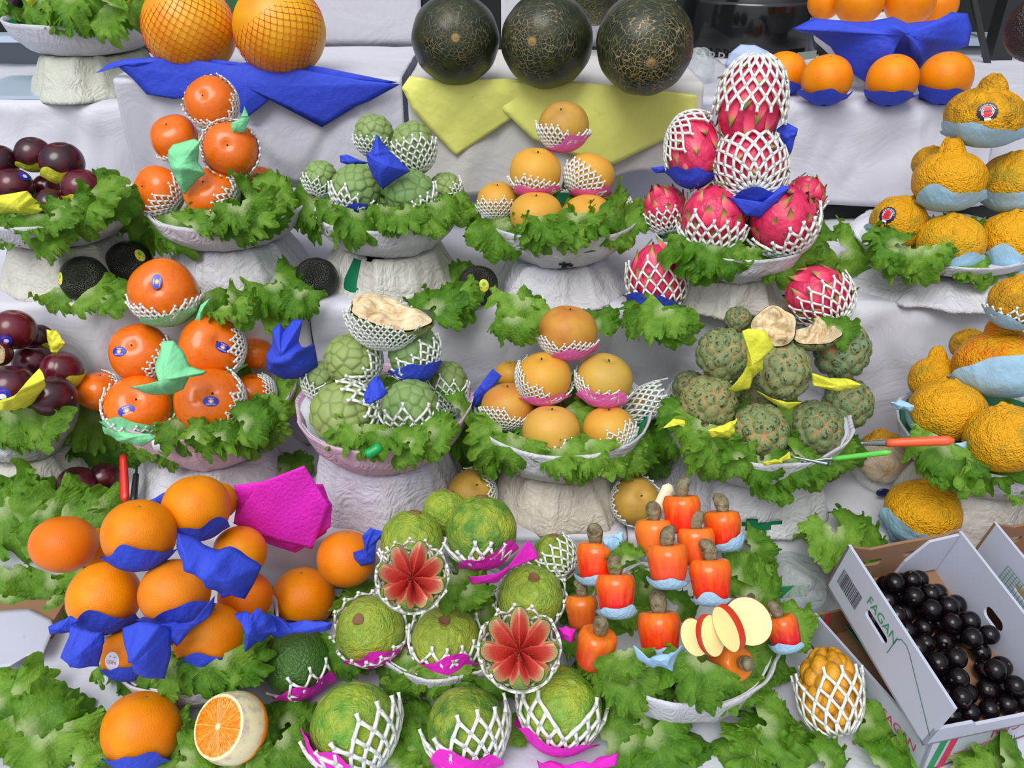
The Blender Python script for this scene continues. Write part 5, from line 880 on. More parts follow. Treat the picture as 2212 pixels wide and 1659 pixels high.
# ---------------------------------------------------------------- crepe papers
y3 = 1.352
tissue('blue', y3, [(250, 140), (330, 126), (420, 130), (500, 142), (590, 138), (700, 160), (790, 175), (865, 183), (800, 218), (770, 230), (697, 275), (640, 205), (618, 185), (575, 225), (538, 256), (500, 215), (440, 205), (380, 214), (318, 204), (285, 168), (262, 150)], 'long blue crepe sheet draped under the yellow netted melons', 'crepe_sheet', .006, .006, seed=3, uvs=3)
tissue('blue', y3+.01, [(206, 158), (232, 138), (270, 128), (330, 124), (400, 130), (330, 150), (265, 144), (225, 150)], 'curled blue tip at the left end of the long blue sheet', 'crepe_sheet', .010, .003, seed=4)
tissue('blue', y3+.01, [(300, 128), (420, 122), (520, 136), (600, 130), (700, 146), (860, 178), (820, 184), (700, 172), (590, 156), (500, 158), (400, 152), (320, 150)], 'blue crepe edge folded up against the netted melons', 'crepe_sheet', .004, .004, seed=8, uvs=2)
tissue('lemon', y3-.004, [(868, 190), (885, 165), (930, 172), (1000, 172), (1100, 170), (1160, 172), (1205, 176), (1205, 200), (1130, 240), (985, 337), (930, 280), (893, 237)], 'pale yellow sheet with a hanging corner under the dark melons', 'crepe_sheet', .006, .004, seed=6)
tissue('lemon', y3-.012, [(1110, 178), (1200, 172), (1290, 182), (1400, 192), (1504, 206), (1504, 246), (1440, 300), (1325, 355), (1240, 335), (1150, 300), (1085, 236)], 'larger pale yellow sheet hanging behind the topmost pear', 'crepe_sheet', .008, .004, seed=7)
Y = yc['B2']-.075
tissue('mint', Y, [(362, 325), (372, 312), (420, 300), (433, 306), (428, 350), (445, 375), (428, 385), (400, 420), (392, 415), (380, 385), (362, 345)], 'mint green folded paper leaf in the upper persimmon pyramid', 'crepe_leaf', .018, .004, seed=1)
tissue('mint', Y+.04, [(500, 265), (520, 258), (528, 230), (538, 255), (530, 285), (500, 290)], 'small mint paper corner right of the top persimmon', 'crepe_leaf', .006, .003, seed=2)
tissue('mint', Y+.0, [(500, 466), (520, 450), (545, 432), (532, 460), (510, 474)], 'mint paper scrap at the right foot of the upper persimmons', 'crepe_leaf', .005, .002, seed=5)
tissue('mint', yc['C1']-.12, [(345, 740), (370, 738), (395, 762), (412, 790), (452, 800), (440, 808), (412, 812), (400, 838), (370, 850), (330, 850), (284, 834), (340, 828), (352, 822), (338, 790)], 'large mint green folded paper leaf among the lower persimmons', 'crepe_leaf', .022, .005, seed=3)
tissue('mint', yc['C1']-.0, [(420, 700), (432, 660), (452, 645), (440, 670), (435, 700)], 'mint paper tip right of the topmost large persimmon', 'crepe_leaf', .005, .002, seed=9)
tissue('mint', yc['C1']-.135, [(222, 918), (250, 932), (330, 935), (338, 945), (310, 962), (250, 952), (228, 936)], 'mint paper under the front left large persimmon', 'crepe_leaf', .006, .004, seed=4)
tissue('blue', yc['B3']-.07, [(790, 330), (800, 330), (812, 290), (830, 315), (860, 345), (886, 370), (855, 388), (826, 410), (808, 385), (795, 355)], 'pointed blue crepe fold in the middle of the upper cherimoyas', 'crepe_fold', .022, .006, seed=2)
tissue('blue', yc['B3']-.02, [(734, 336), (750, 334), (775, 345), (800, 352), (760, 358), (736, 350)], 'small blue crepe scrap at upper left of the cherimoyas', 'crepe_fold', .006, .003, seed=3)
tissue('blue', .985, [(588, 712), (602, 700), (612, 715), (630, 694), (650, 694), (648, 735), (668, 745), (680, 738), (690, 790), (670, 824), (620, 822), (582, 800), (578, 770), (590, 735)], 'crumpled blue crepe lump left of the lower cherimoyas', 'crepe_lump', .035, .014, seed=12)
tissue('blue', yc['C2']-.11, [(795, 832), (812, 815), (830, 835), (838, 850), (815, 862), (800, 875), (786, 860), (790, 845)], 'small crumpled blue knot between the lower cherimoyas', 'crepe_fold', .016, .009, seed=5)
tissue('blue', yc['C3']+.0, [(1016, 860), (1064, 796), (1084, 812), (1050, 860), (1020, 885)], 'blue strip slanting left of the lower pears', 'crepe_fold', .004, .002, seed=6)
tissue('blue', yc['C3']+.02, [(1012, 930), (1045, 920), (1046, 945), (1020, 942)], 'blue scrap under the lettuce left of the lower pears', 'crepe_fold', .003, .002, seed=7)
tissue('blue', yc['B5']-.01, [(1676, 280), (1698, 264), (1722, 278), (1712, 320), (1702, 346), (1686, 330)], 'upright blue crepe leaf right of the dragon fruit pile', 'crepe_leaf', .008, .004, seed=8)
tissue('blue', yc['B5']-.07, [(1570, 425), (1600, 440), (1640, 445), (1690, 400), (1710, 405), (1680, 435), (1640, 470), (1610, 465)], 'blue crepe band between the two front dragon fruits', 'crepe_fold', .010, .004, seed=9)
tissue('blue', yc['B5']+.0, [(1405, 362), (1440, 358), (1445, 372), (1415, 374)], 'tiny blue crepe tip left of the dragon fruit pile', 'crepe_leaf', .003, .002, seed=10)
tissue('blue', E2-.012, [(1352, 642), (1380, 655), (1420, 668), (1448, 682), (1434, 700), (1410, 692), (1370, 668)], 'blue crepe hanging below the left netted dragon fruit', 'crepe_fold', .006, .004, seed=11)
tissue('yellow', yc['B1']-.095, [(-20, 425), (25, 418), (60, 412), (72, 425), (92, 455), (70, 464), (40, 460), (0, 462), (-20, 450)], 'bright yellow crepe fold at the left front of the upper plum bowl', 'crepe_fold', .014, .005, seed=13)
tissue('yellow', yc['C0']-.11, [(-10, 868), (40, 850), (72, 828), (84, 796), (108, 812), (96, 838), (70, 860), (40, 880), (0, 888), (-10, 884)], 'twisted yellow crepe ribbon across the lower plums', 'crepe_fold', .012, .005, seed=14)
tissue('yellow', yc['C0']+.02, [(100, 712), (120, 716), (146, 740), (125, 765), (104, 745)], 'yellow crepe corner behind the lower plums', 'crepe_fold', .006, .004, seed=15)
for i, pts in enumerate([[(60, -12), (96, -6), (70, 18), (62, 10)], [(160, -8), (205, -6), (215, 5), (190, 22), (170, 12)], [(225, -4), (290, -8), (282, 12), (255, 16), (235, 8)]]): tissue('yellow', yc['B0']-.085, pts, ['yellow crepe scrap leftmost in the top left bowl', 'yellow crepe scrap in the middle of the top left bowl', 'yellow crepe scrap at right in the top left bowl'][i], 'crepe_fold', .008, .004, seed=16+i)
Y = yc['C4']-.075
tissue('yellow', Y, [(1604, 716), (1618, 710), (1652, 714), (1674, 748), (1652, 775), (1650, 800), (1632, 815), (1622, 842), (1590, 848), (1568, 842), (1600, 830), (1616, 795), (1616, 760)], 'yellow crepe ribbon curling between the upper sugar apples', 'crepe_ribbon', .012, .005, seed=20)
tissue('yellow', Y+.01, [(1756, 808), (1790, 816), (1840, 822), (1860, 830), (1850, 844), (1800, 842), (1758, 834)], 'yellow crepe band under the upper right sugar apple', 'crepe_ribbon', .012, .005, seed=21)
tissue('yellow', Y-.015, [(1632, 842), (1660, 858), (1700, 868), (1732, 868), (1704, 884), (1672, 872)], 'narrow yellow crepe strip under the central sugar apple', 'crepe_ribbon', .008, .003, seed=22)
tissue('yellow', Y-.04, [(1528, 930), (1560, 918), (1592, 900), (1586, 925), (1576, 945), (1538, 946)], 'yellow crepe wedge left of the frontmost sugar apple', 'crepe_ribbon', .008, .004, seed=23)
tissue('yellow', Y-.0, [(1432, 926), (1456, 906), (1482, 904), (1490, 925), (1466, 918)], 'yellow crepe tail at the far left of the sugar apples', 'crepe_ribbon', .006, .003, seed=24)
tissue('yellow', Y-.055, [(1644, 996), (1680, 992), (1706, 975), (1708, 988), (1680, 1002), (1650, 1004)], 'yellow crepe sliver below the frontmost sugar apple', 'crepe_ribbon', .005, .003, seed=25)
# blue folds of the orange pile
Y = yc['D1']-.07
tissue('blue', Y-.0, [(385, 1150), (400, 1155), (440, 1170), (480, 1178), (500, 1175), (566, 1222), (548, 1262), (530, 1292), (500, 1284), (480, 1290), (470, 1240), (450, 1215), (410, 1195), (382, 1180)], 'big blue crepe fold at the right of the orange pile', 'crepe_fold', .035, .009, seed=31)
tissue('blue', Y-.04, [(258, 1365), (300, 1345), (345, 1350), (362, 1370), (368, 1420), (360, 1460), (330, 1466), (300, 1445), (290, 1395), (275, 1375)], 'blue crepe tongue hanging over the stickered orange', 'crepe_fold', .026, .006, seed=32)
tissue('blue', Y-.035, [(150, 1355), (220, 1368), (226, 1385), (215, 1438), (180, 1436), (132, 1418), (145, 1380)], 'folded blue crepe square at the lower left of the orange pile', 'crepe_fold', .018, .004, seed=33)
tissue('blue', Y-.02, [(106, 1352), (150, 1332), (170, 1340), (160, 1368), (110, 1368)], 'blue crepe point at the far left of the orange pile', 'crepe_fold', .006, .003, seed=34)
tissue('blue', Y-.03, [(340, 1355), (400, 1350), (430, 1330), (465, 1285), (460, 1320), (410, 1365), (380, 1400), (360, 1380)], 'blue crepe band between the scarred and front right oranges', 'crepe_fold', .012, .006, seed=35)
tissue('blue', Y-.01, [(510, 1320), (540, 1320), (570, 1298), (590, 1325), (600, 1360), (570, 1385), (530, 1405), (526, 1385), (535, 1350)], 'crumpled blue crepe right of the front orange', 'crepe_fold', .018, .009, seed=36)
tissue('blue', Y+.0, [(585, 1330), (620, 1352), (660, 1335), (720, 1340), (715, 1355), (650, 1362), (600, 1385), (575, 1375)], 'blue crepe flap under the lone orange', 'crepe_fold', .010, .005, seed=37)
tissue('blue', .93, [(246, 1066), (262, 1072), (290, 1090), (270, 1105), (252, 1100)], 'blue crepe tip beside the red knife handle', 'crepe_fold', .004, .003, seed=38)
tissue('blue', .90, [(310, 1088), (362, 1060), (355, 1095), (330, 1100)], 'blue crepe corner behind the two top oranges', 'crepe_fold', .004, .003, seed=39)
tissue('blue', .775, [(762, 1196), (786, 1190), (782, 1158), (800, 1144), (830, 1150), (812, 1175), (808, 1218), (780, 1222), (764, 1206)], 'blue crepe flap over the orange beside the carved guava', 'crepe_fold', .006, .004, seed=40)
Y = yc['B7']-.13
tissue('blue', Y, [(1708, 64), (1760, 38), (1800, 42), (1880, 46), (1930, 36), (1960, 50), (2040, 42), (2060, 24), (2100, 26), (2110, 60), (2095, 98), (2030, 118), (1960, 160), (1945, 125), (1900, 130), (1870, 186), (1840, 165), (1815, 125), (1800, 100), (1760, 76)], 'large blue crepe sheet draped over the bowl at top right', 'crepe_sheet', .05, .022, seed=47, uvs=3)
# magenta
for i, pts in enumerate([[(520, 1050), (697, 1046), (717, 1100), (705, 1150), (640, 1192), (570, 1172), (505, 1128)], [(506, 1048), (560, 1040), (690, 1050), (717, 1091), (714, 1139), (632, 1188), (540, 1150)], [(562, 1042), (657, 1006), (685, 1052), (711, 1091), (675, 1185), (568, 1158), (503, 1130), (530, 1085)]]):
    tissue('magenta', .816-.008*i, pts, ['lowest magenta napkin of the fanned stack', 'middle magenta napkin of the fanned stack', 'top magenta napkin of the fanned stack left of the guavas'][i], 'crepe_napkin', .003, .0018, seed=50+i, th=.0012, cat='napkin', uvs=3)
tissue('magenta', yc['D2']-.05, [(1010, 1244), (1050, 1250), (1100, 1225), (1140, 1170), (1150, 1180), (1165, 1205), (1120, 1215), (1075, 1258), (1020, 1262)], 'magenta crepe band sweeping right of the dark top guava', 'crepe_fold', .010, .004, seed=54)
tissue('magenta', yc['D2']-.08, [(1206, 1355), (1222, 1352), (1245, 1360), (1240, 1382), (1212, 1380)], 'magenta crepe knot right of the lower carved guava', 'crepe_fold', .008, .004, seed=55)
tissue('magenta', .585, [(1160, 1640), (1210, 1645), (1280, 1635), (1334, 1618), (1330, 1640), (1260, 1670), (1170, 1675)], 'magenta crepe tail at the bottom, right of the front guavas', 'crepe_fold', .008, .006, seed=56)
# pale blue by the cashews and citrus
for i, (Yq, pts, l) in enumerate([(yc['D3']+.02, [(1300, 1160), (1345, 1150), (1355, 1220), (1320, 1225)], 'pale blue crepe behind the left cashew apples'), (yc['D3']-.10, [(1366, 1392), (1400, 1412), (1470, 1405), (1476, 1390), (1462, 1420), (1452, 1446), (1400, 1436), (1375, 1418)], 'pale blue crepe skirt under the big front cashew apple'), (yc['C5']-.03, [(1922, 868), (1945, 864), (1970, 872), (1966, 888), (1932, 884)], 'pale blue crepe tip left of the lower right citrus'), (yc['C5']-.09, [(2060, 955), (2100, 952), (2112, 985), (2080, 990)], 'pale blue crepe between the lower right citrus'), (.86, [(1915, 1142), (1938, 1150), (1975, 1168), (1925, 1170)], 'pale blue crepe under the lone yellow citrus')]): tissue('pale_blue', Yq, pts, l, 'crepe_fold', .008, .004, seed=60+i)
# ---------------------------------------------------------------- lettuce
rim_leaves('B0', 'top left plum bowl', [(20, 25, 90, -100), (85, 28, 100, -80), (150, 22, 95, -95), (220, 48, 120, -95), (275, 20, 95, -60), (180, 50, 80, -80), (-30, 20, 100, -100), (120, 50, 70, -120), (250, 5, 90, 60)])
rim_leaves('B1', 'upper plum bowl', [(20, 500, 85, -120), (75, 495, 95, -80), (110, 525, 85, -55), (170, 480, 90, -60), (215, 450, 110, -40), (240, 410, 90, 30, .05), (-20, 500, 90, -100), (150, 465, 75, 10), (270, 440, 85, -20)])
rim_leaves('B2', 'upper persimmon bowl', [(300, 490, 115, -110), (345, 505, 125, -90), (385, 500, 110, -70), (430, 470, 70, 60), (460, 485, 75, -80), (540, 480, 110, -60), (590, 440, 115, 20, .03), (600, 400, 80, 60, .05), (500, 475, 80, -100), (570, 478, 90, -40)])
rim_leaves('B3', 'upper cherimoya bowl', [(650, 440, 95, -170), (670, 480, 90, -130), (725, 470, 80, -90), (780, 490, 95, -80), (830, 475, 75, -90), (880, 480, 85, -70), (955, 465, 80, -60), (985, 430, 95, 20, .02), (760, 505, 85, -90), (850, 490, 60, -100), (930, 480, 80, -60), (700, 455, 70, 150), (640, 420, 80, 120, .03)])
rim_leaves('B4', 'upper pear bowl', [(1050, 505, 120, -120), (1085, 520, 110, -95), (1030, 440, 90, 120, .04), (1150, 505, 90, -100), (1200, 495, 95, -80), (1245, 500, 95, -90), (1290, 490, 90, -70), (1340, 490, 110, -50), (1370, 470, 100, 0), (1225, 520, 80, -85), (1170, 515, 70, -110)])
rim_leaves('B5', 'dragon fruit bowl', [(1500, 560, 110, -110), (1550, 565, 115, -80), (1690, 560, 110, -80), (1740, 545, 110, -60), (1790, 540, 110, -10, .03), (1850, 545, 100, 0, .06), (1710, 575, 70, -100), (1760, 500, 90, 60, .05), (1530, 585, 70, -90), (1620, 555, 50, -90)])
rim_leaves('B6', 'upper right citrus bowl', [(1930, 560, 100, -120), (1975, 575, 110, -90), (2020, 565, 85, -60), (2120, 585, 95, -80), (2170, 590, 90, -60), (2090, 590, 70, -80), (1905, 520, 80, 150)])
rim_leaves('C0', 'lower left plum bowl', [(20, 930, 110, -100), (75, 920, 120, -70), (120, 900, 110, 40), (-20, 950, 100, -100), (55, 960, 80, -80)])
rim_leaves('C1', 'lower persimmon bowl', [(185, 930, 130, -120), (210, 975, 130, -100), (250, 985, 105, -110), (310, 970, 90, -70), (345, 955, 90, -60), (400, 945, 95, -80), (460, 960, 100, -80), (520, 940, 110, -60), (560, 900, 95, 40), (615, 850, 110, 70, .06), (430, 925, 70, 80), (490, 925, 70, 60), (370, 985, 70, -95), (540, 960, 80, -70), (165, 880, 90, 120, .04), (590, 905, 85, -20), (585, 935, 85, -60), (560, 950, 80, -70)])
rim_leaves('C2', 'lower cherimoya bowl', [(745, 960, 90, -130), (780, 955, 90, -90), (835, 960, 90, -80), (870, 985, 85, -90), (925, 960, 85, -70), (960, 925, 85, 30), (1010, 880, 90, 40, .03), (1015, 950, 100, -80, .03), (900, 940, 60, 60), (810, 975, 60, -90)])
rim_leaves('C3', 'lower pear bowl', [(1070, 970, 110, -120), (1110, 985, 105, -100), (1060, 1000, 85, -110), (1210, 1000, 95, -80), (1265, 990, 105, -90), (1320, 995, 105, -80), (1375, 990, 105, -60), (1400, 1010, 90, -80), (1240, 1020, 75, -95), (1400, 920, 70, 70, .03), (1030, 900, 90, 110, .04), (1350, 1005, 70, -90)])
rim_leaves('C4', 'sugar apple bowl', [(1450, 890, 95, 160, .02), (1450, 960, 80, -120, .02), (1510, 960, 115, -110), (1550, 995, 100, -100), (1600, 995, 90, -80), (1645, 1025, 85, -90), (1700, 1025, 105, -80), (1745, 985, 95, 30), (1790, 1000, 105, -60), (1850, 950, 95, 0, .02), (1530, 1010, 80, -100), (1820, 990, 80, -40), (1680, 1050, 90, -70), (1580, 970, 70, 100), (1740, 1030, 80, -100)])
rim_leaves('C5', 'lower right citrus bowl', [(2010, 985, 110, -120), (2060, 1010, 120, -80), (2110, 1020, 110, -60), (2160, 1030, 100, -80), (2205, 1030, 95, -80), (2040, 1030, 80, -95), (2190, 1060, 70, -90)])
rim_leaves('D1', 'orange plate', [(225, 1470, 110, -140), (255, 1500, 110, -110), (300, 1485, 110, -90), (360, 1475, 105, -80), (400, 1470, 90, -60), (450, 1465, 100, -80), (500, 1455, 110, -60), (550, 1425, 110, 0), (480, 1485, 80, -90), (320, 1500, 80, -100)])
rim_leaves('D2', 'guava plate', [(700, 1380, 90, 150, .05), (730, 1440, 95, -120), (850, 1465, 95, -100), (905, 1475, 105, -80), (960, 1480, 90, -90), (1050, 1475, 100, -80), (1110, 1470, 80, -60), (780, 1240, 90, 120, .12), (1000, 1275, 100, -70, .06), (1030, 1290, 80, -40, .05), (880, 1490, 70, -90), (1010, 1490, 70, -80), (1220, 1290, 70, 90, .08)])
rim_leaves('D3', 'cashew apple bowl', [(1290, 1465, 90, -130), (1330, 1480, 110, -100), (1356, 1440, 95, -80, .0), (1370, 1500, 105, -80), (1500, 1470, 115, -110), (1600, 1470, 110, -60), (1640, 1440, 110, -20), (1680, 1430, 105, -30), (1520, 1500, 95, -90), (1590, 1500, 90, -80), (1650, 1380, 80, 20, .05), (1640, 1250, 110, 50, .11), (1680, 1280, 110, 10, .09), (1600, 1215, 90, 60, .13), (1260, 1440, 70, -160, .02), (1740, 1330, 90, 70, .10), (1730, 1370, 90, 0, .07), (1345, 1195, 60, 120, .09)])
def bed_leaves(key, rows, dz=.0):
    X, Yc, z, Rb, Rr, hb = BW[key]
    for u, v, s_, d in rows: P = atZ(u, v, z+hb*.8+dz); leaf(u, v, s_, d, min(max(P.y, Yc-Rr), Yc+Rr), '', 'lettuce leaves bedding the fruit piles', face=.35)
bed_leaves('D3', [(1230, 1380, 90, 180), (1240, 1300, 80, 160), (1350, 1340, 80, -90), (1370, 1250, 85, 60), (1400, 1240, 80, -60), (1390, 1300, 80, -100), (1480, 1310, 85, 30), (1620, 1230, 100, 60), (1650, 1270, 110, 30), (1660, 1300, 110, 0), (1600, 1290, 90, 30), (1650, 1440, 110, -40), (1500, 1470, 100, -70), (1560, 1500, 100, -90), (1420, 1480, 90, -90), (1300, 1350, 80, 100), (1710, 1330, 100, 60), (1340, 1230, 60, 60), (1600, 1460, 90, -60)])
bed_leaves('D2', [(760, 1290, 90, 140), (800, 1270, 90, 120), (870, 1330, 80, -60), (960, 1260, 90, 60), (1000, 1290, 100, -60), (1030, 1250, 90, 30), (1060, 1350, 80, -60), (1180, 1260, 80, 0), (1210, 1290, 80, 30), (880, 1450, 90, -90), (1010, 1450, 90, -70), (1060, 1440, 80, -60), (730, 1430, 90, -120), (1210, 1250, 70, 80)])
for k_ in ('C1', 'C2', 'C3', 'C4', 'C5', 'B1', 'B2', 'B3', 'B4', 'B5', 'B6', 'C0'):
    X_, Y_, z_, b_, R__, h_ = BW[k_]; NB = 5
    for i in range(NB):
        a_ = rad(-90+i*360/NB+20); P_ = Vector((X_+R__*.42*math.cos(a_), Y_+R__*.42*math.sin(a_), z_+h_*1.0)); q_ = P_-CAM; d_ = q_.dot(FW); leaf(1106+FP*q_.dot(RT)/d_, 829.5-FP*q_.dot(UP)/d_, 100, math.degrees(math.atan2(math.sin(a_)*.5, math.cos(a_))), P_.y, '', 'lettuce leaves bedding the fruit piles', face=.28)
bed_leaves('D1', [(180, 1240, 90, 150), (150, 1250, 90, 180), (340, 1380, 80, -90), (500, 1440, 100, -60), (420, 1450, 90, -90), (560, 1400, 100, -30), (220, 1440, 100, -130), (600, 1400, 90, -20)])
floor_leaves('on the third step around the pedestals', Z2+.0, [(175, 630, 110, -10), (220, 640, 90, -20), (255, 635, 85, 10), (470, 665, 100, -20), (530, 650, 100, 20), (590, 640, 110, 40), (630, 630, 110, -30), (650, 660, 85, -90), (600, 610, 80, 90), (965, 640, 100, 60), (990, 660, 90, -60), (1000, 590, 80, 80), (1015, 650, 70, -30), (1120, 690, 120, -100), (1140, 665, 90, -20), (1300, 680, 80, 60), (1370, 665, 85, 150), (1410, 700, 110, -120), (1470, 690, 110, -10), (1450, 720, 90, -60), (1110, 720, 90, -90), (1820, 705, 80, 40), (500, 680, 70, -60), (640, 655, 75, 10)])
floor_leaves('on the second step at the left and behind', Z1, [(30, 1075, 150, 100), (70, 1110, 140, 30), (20, 1140, 150, -60), (110, 1085, 120, 30), (180, 1105, 140, 10), (220, 1080, 120, 60), (240, 1110, 90, -30), (640, 1010, 90, 20), (1010, 1010, 110, 0), (130, 1125, 110, -40), (1830, 1165, 130, 60), (1870, 1160, 120, 10), (1800, 1190, 110, -100), (1650, 1180, 80, 0)])
floor_leaves('on the front paper at the left', Z0, [(20, 1270, 110, -90), (5, 1320, 80, -100), (45, 1190, 160, -100), (100, 1255, 150, -30), (140, 1240, 120, 10), (120, 1290, 110, -80), (135, 1310, 80, -30), (30, 1500, 120, 20), (60, 1540, 130, -40), (120, 1580, 170, 10), (60, 1600, 150, -80), (180, 1560, 120, 30), (160, 1620, 150, -60), (220, 1590, 120, 60), (10, 1550, 100, -60), (60, 1230, 120, 160), (200, 1640, 100, 20), (90, 1640, 120, -90), (130, 1190, 90, 20)])
floor_leaves('along the bottom edge of the picture', Z0, [(370, 1640, 120, 30), (400, 1600, 100, -30), (440, 1650, 110, 0), (560, 1640, 120, 20), (600, 1580, 130, 60), (620, 1530, 110, 100), (640, 1620, 110, -40), (580, 1600, 90, 10), (900, 1600, 90, 80), (880, 1640, 90, 40), (905, 1540, 80, 90), (1100, 1570, 80, 80), (1320, 1560, 130, -60), (1360, 1590, 140, 20), (1420, 1570, 140, -20), (1450, 1620, 140, -40), (1500, 1590, 110, 30), (1380, 1640, 120, -60), (1340, 1520, 100, -90), (1620, 1610, 140, 120), (1660, 1570, 140, 60), (1700, 1590, 150, -30), (1750, 1620, 120, 10), (1580, 1630, 110, 160), (1640, 1650, 110, -60), (1800, 1640, 100, 20), (1890, 1530, 110, 100), (1900, 1570, 90, -20), (1930, 1640, 130, 40), (1980, 1650, 110, 10), (2100, 1640, 130, 10), (2160, 1620, 120, 50), (2200, 1650, 110, -10), (2130, 1655, 100, 60), (720, 1290, 80, 40), (1860, 1510, 90, 70), (530, 1660, 90, -30), (1290, 1500, 80, -70)])
label_leaves()
# ---------------------------------------------------------------- cartons
def carton(o, ang, Wd, L, H, label, front=1.0, back='brown', stuff=True, rfront=True, lid=0):
    t = thing('carton', label, 'carton', o, None, 1, None); a, b, c = ang; M3 = Matrix.Rotation(a, 3, 'Z') @ Matrix.Rotation(b, 3, 'X') @ Matrix.Rotation(c, 3, 'Y'); t.rotation_euler = M3.to_euler(); th = .0035
    def board(nm, pts, holes, O, x, y, mat='whiteboard'):
        V, F = extrude2d(pts, holes, th); return mk(nm, put(V, O, x, y), F, mat, t, smooth=False)
    rc = lambda w, h: [(0, 0), (w, 0), (w, h), (0, h)]
    board('base', rc(Wd, L), [], (0, 0, th/2), (1, 0, 0), (0, 1, 0), 'board')
    board('side_panel', rc(L, H), [slot(L*.42, H*.52, .042, .011)], (th/2, L, 0), (0, -1, 0), (0, 0, 1)); board('side_panel', rc(L, H), [slot(L*.48, H*.45, .030, .016)], (Wd-th/2, L, 0), (0, -1, 0), (0, 0, 1))
    bw = [(0, 0), (Wd, 0), (Wd, H), (Wd*.93, H*1.0), (Wd*.86, H*.93), (Wd*.7, H*.91), (Wd*.55, H*.9), (Wd*.4, H*.88), (Wd*.22, H*.84), (Wd*.1, H*.92), (0, H)]
    board('back_panel', bw, [slot(Wd*.30, H*.5, .026, .012), slot(Wd*.66, H*.6, .03, .009)], (0, L-th/2, 0), (1, 0, 0), (0, 0, 1), 'board')
    board('lining', [(Wd*.58, H*.1), (Wd*.97, H*.1), (Wd*.97, H*.96), (Wd*.72, H*.89), (Wd*.60, H*.45)], [], (0, L-th*1.6, 0), (1, 0, 0), (0, 0, 1)) if stuff else None
    hf = H*front; board('front_panel', [(0, 0), (Wd, 0), (Wd, hf*.85), (Wd*.7, hf*.75), (Wd*.35, hf*.78), (Wd*.3, hf), (Wd*.02, hf*1.05), (0, hf)], [], (0, th/2, 0), (1, 0, 0), (0, 0, 1))
    return t, M3
def onside(t, V, F, nm, mat, u0, z0, L, X=-.0006, s=1, rot=0, lab=None):      # print on the outer left side: u runs from the back to the front
    c, s_ = math.cos(rad(rot)), math.sin(rad(rot)); W_ = [((x*c-y*s_)*s, (x*s_+y*c)*s, .0) for x, y, *_ in V]; o = mk(nm, put(W_, (X, L-u0, z0), (0, -1, 0), (0, 0, 1)), F, mat, t, smooth=False); return o
A1 = (.2365, .2095, .0482); o1 = Vector((.4226, .5731, .8389)); W1, L1, H1 = .1512, .2015, .076
t1, M1 = carton(o1, A1, W1, L1, H1, 'open white carton tilted forward, full of black round berries', front=.42)
V, F = letters('FAGAN'); onside(t1, V, F, 'printed_name', 'gprint', L1*.43, H1*.72, L1, s=.017)
bars = []; rr = random.Random(2); x = 0
while x < .040: w = rr.choice([.0007, .0012, .0018]); bars.append(([(x, 0, 0), (x+w, 0, 0), (x+w, .024, 0), (x, .024, 0)], [(0, 1, 2, 3)])); x += w+rr.choice([.0007, .0012])
V, F, I = join(bars); onside(t1, V, F, 'barcode', 'kprint', L1*.06, H1*.30, L1)
ol = [(0, 0), (.010, .034), (.018, .036), (.085, .004)]; V, F = tube([(a_, b_, 0) for a_, b_ in [(0, 0), (.0, .026), (.004, .033), (.012, .035), (.02, .032), (.088, -.012)]], .0005, 5); onside(t1, [(a_, b_) for a_, b_, _ in V], F, 'printed_outline', 'gprint', L1*.56, H1*.42, L1)
A2 = (.3327, 0, 0); o2 = Vector((.435, .5795, .7838)); W2, L2, H2 = .1744, .1964, .0487
t2, M2 = carton(o2, A2, .30, L2, H2, 'lower white carton with a green and red stripe, under the tilted one', front=1.0, stuff=False)
for nm, mat, x0, x1 in (('stripe', 'gprint', .006, .016), ('stripe', 'rprint', .021, .031)): V = [(x0, -.0006, 0), (x1, -.0006, 0), (x1+.008, -.0006, H2*.98), (x0+.008, -.0006, H2*.98)]; mk(nm, V, [(0, 1, 2, 3)], mat, t2, smooth=False)
def onfront(t, s, size, x, z, mat, flip=False):
    V, F = letters(s); q = -1 if flip else 1; mk('printed_name', [(x+a*size*q, -.0008, z+b*size*q) for a, b, _ in V], F, mat, t, smooth=False)
onfront(t2, 'FAGAN', .020, .120, H2*.62, 'rprint', True); onfront(t2, 'EXPORT. DIRECT', .0075, .062, H2*.34, 'rprint', True)
V, F = letters('EXPORT. 1504'); onside(t2, V, F, 'printed_name', 'rprint', L2*.36, H2*.55, L2, s=.009, rot=0)
V, F = letters('FAGAN'); onside(t2, V, F, 'printed_name', 'rprint', L2*.80, H2*.5, L2, s=.016, rot=0)
for nm, mat, x0, x1 in (('stripe', 'gprint', .004, .010), ('stripe', 'rprint', .014, .021)): V = [(x0, L2-.006, H2*.55), (x1, L2-.006, H2*.55), (x1, L2-.006, H2), (x0, L2-.006, H2)]; mk(nm, V, [(0, 1, 2, 3)], mat, t2, smooth=False)
V, F = grid(20, 4, lambda U, V_: np.stack([.025+.02*U-.02*V_, .02+.15*U, .028+.018*V_+.004*np.sin(U*3)], 1))[:2]; o = mk('green_lid', V, F, 'green', t2, solid=.0015)
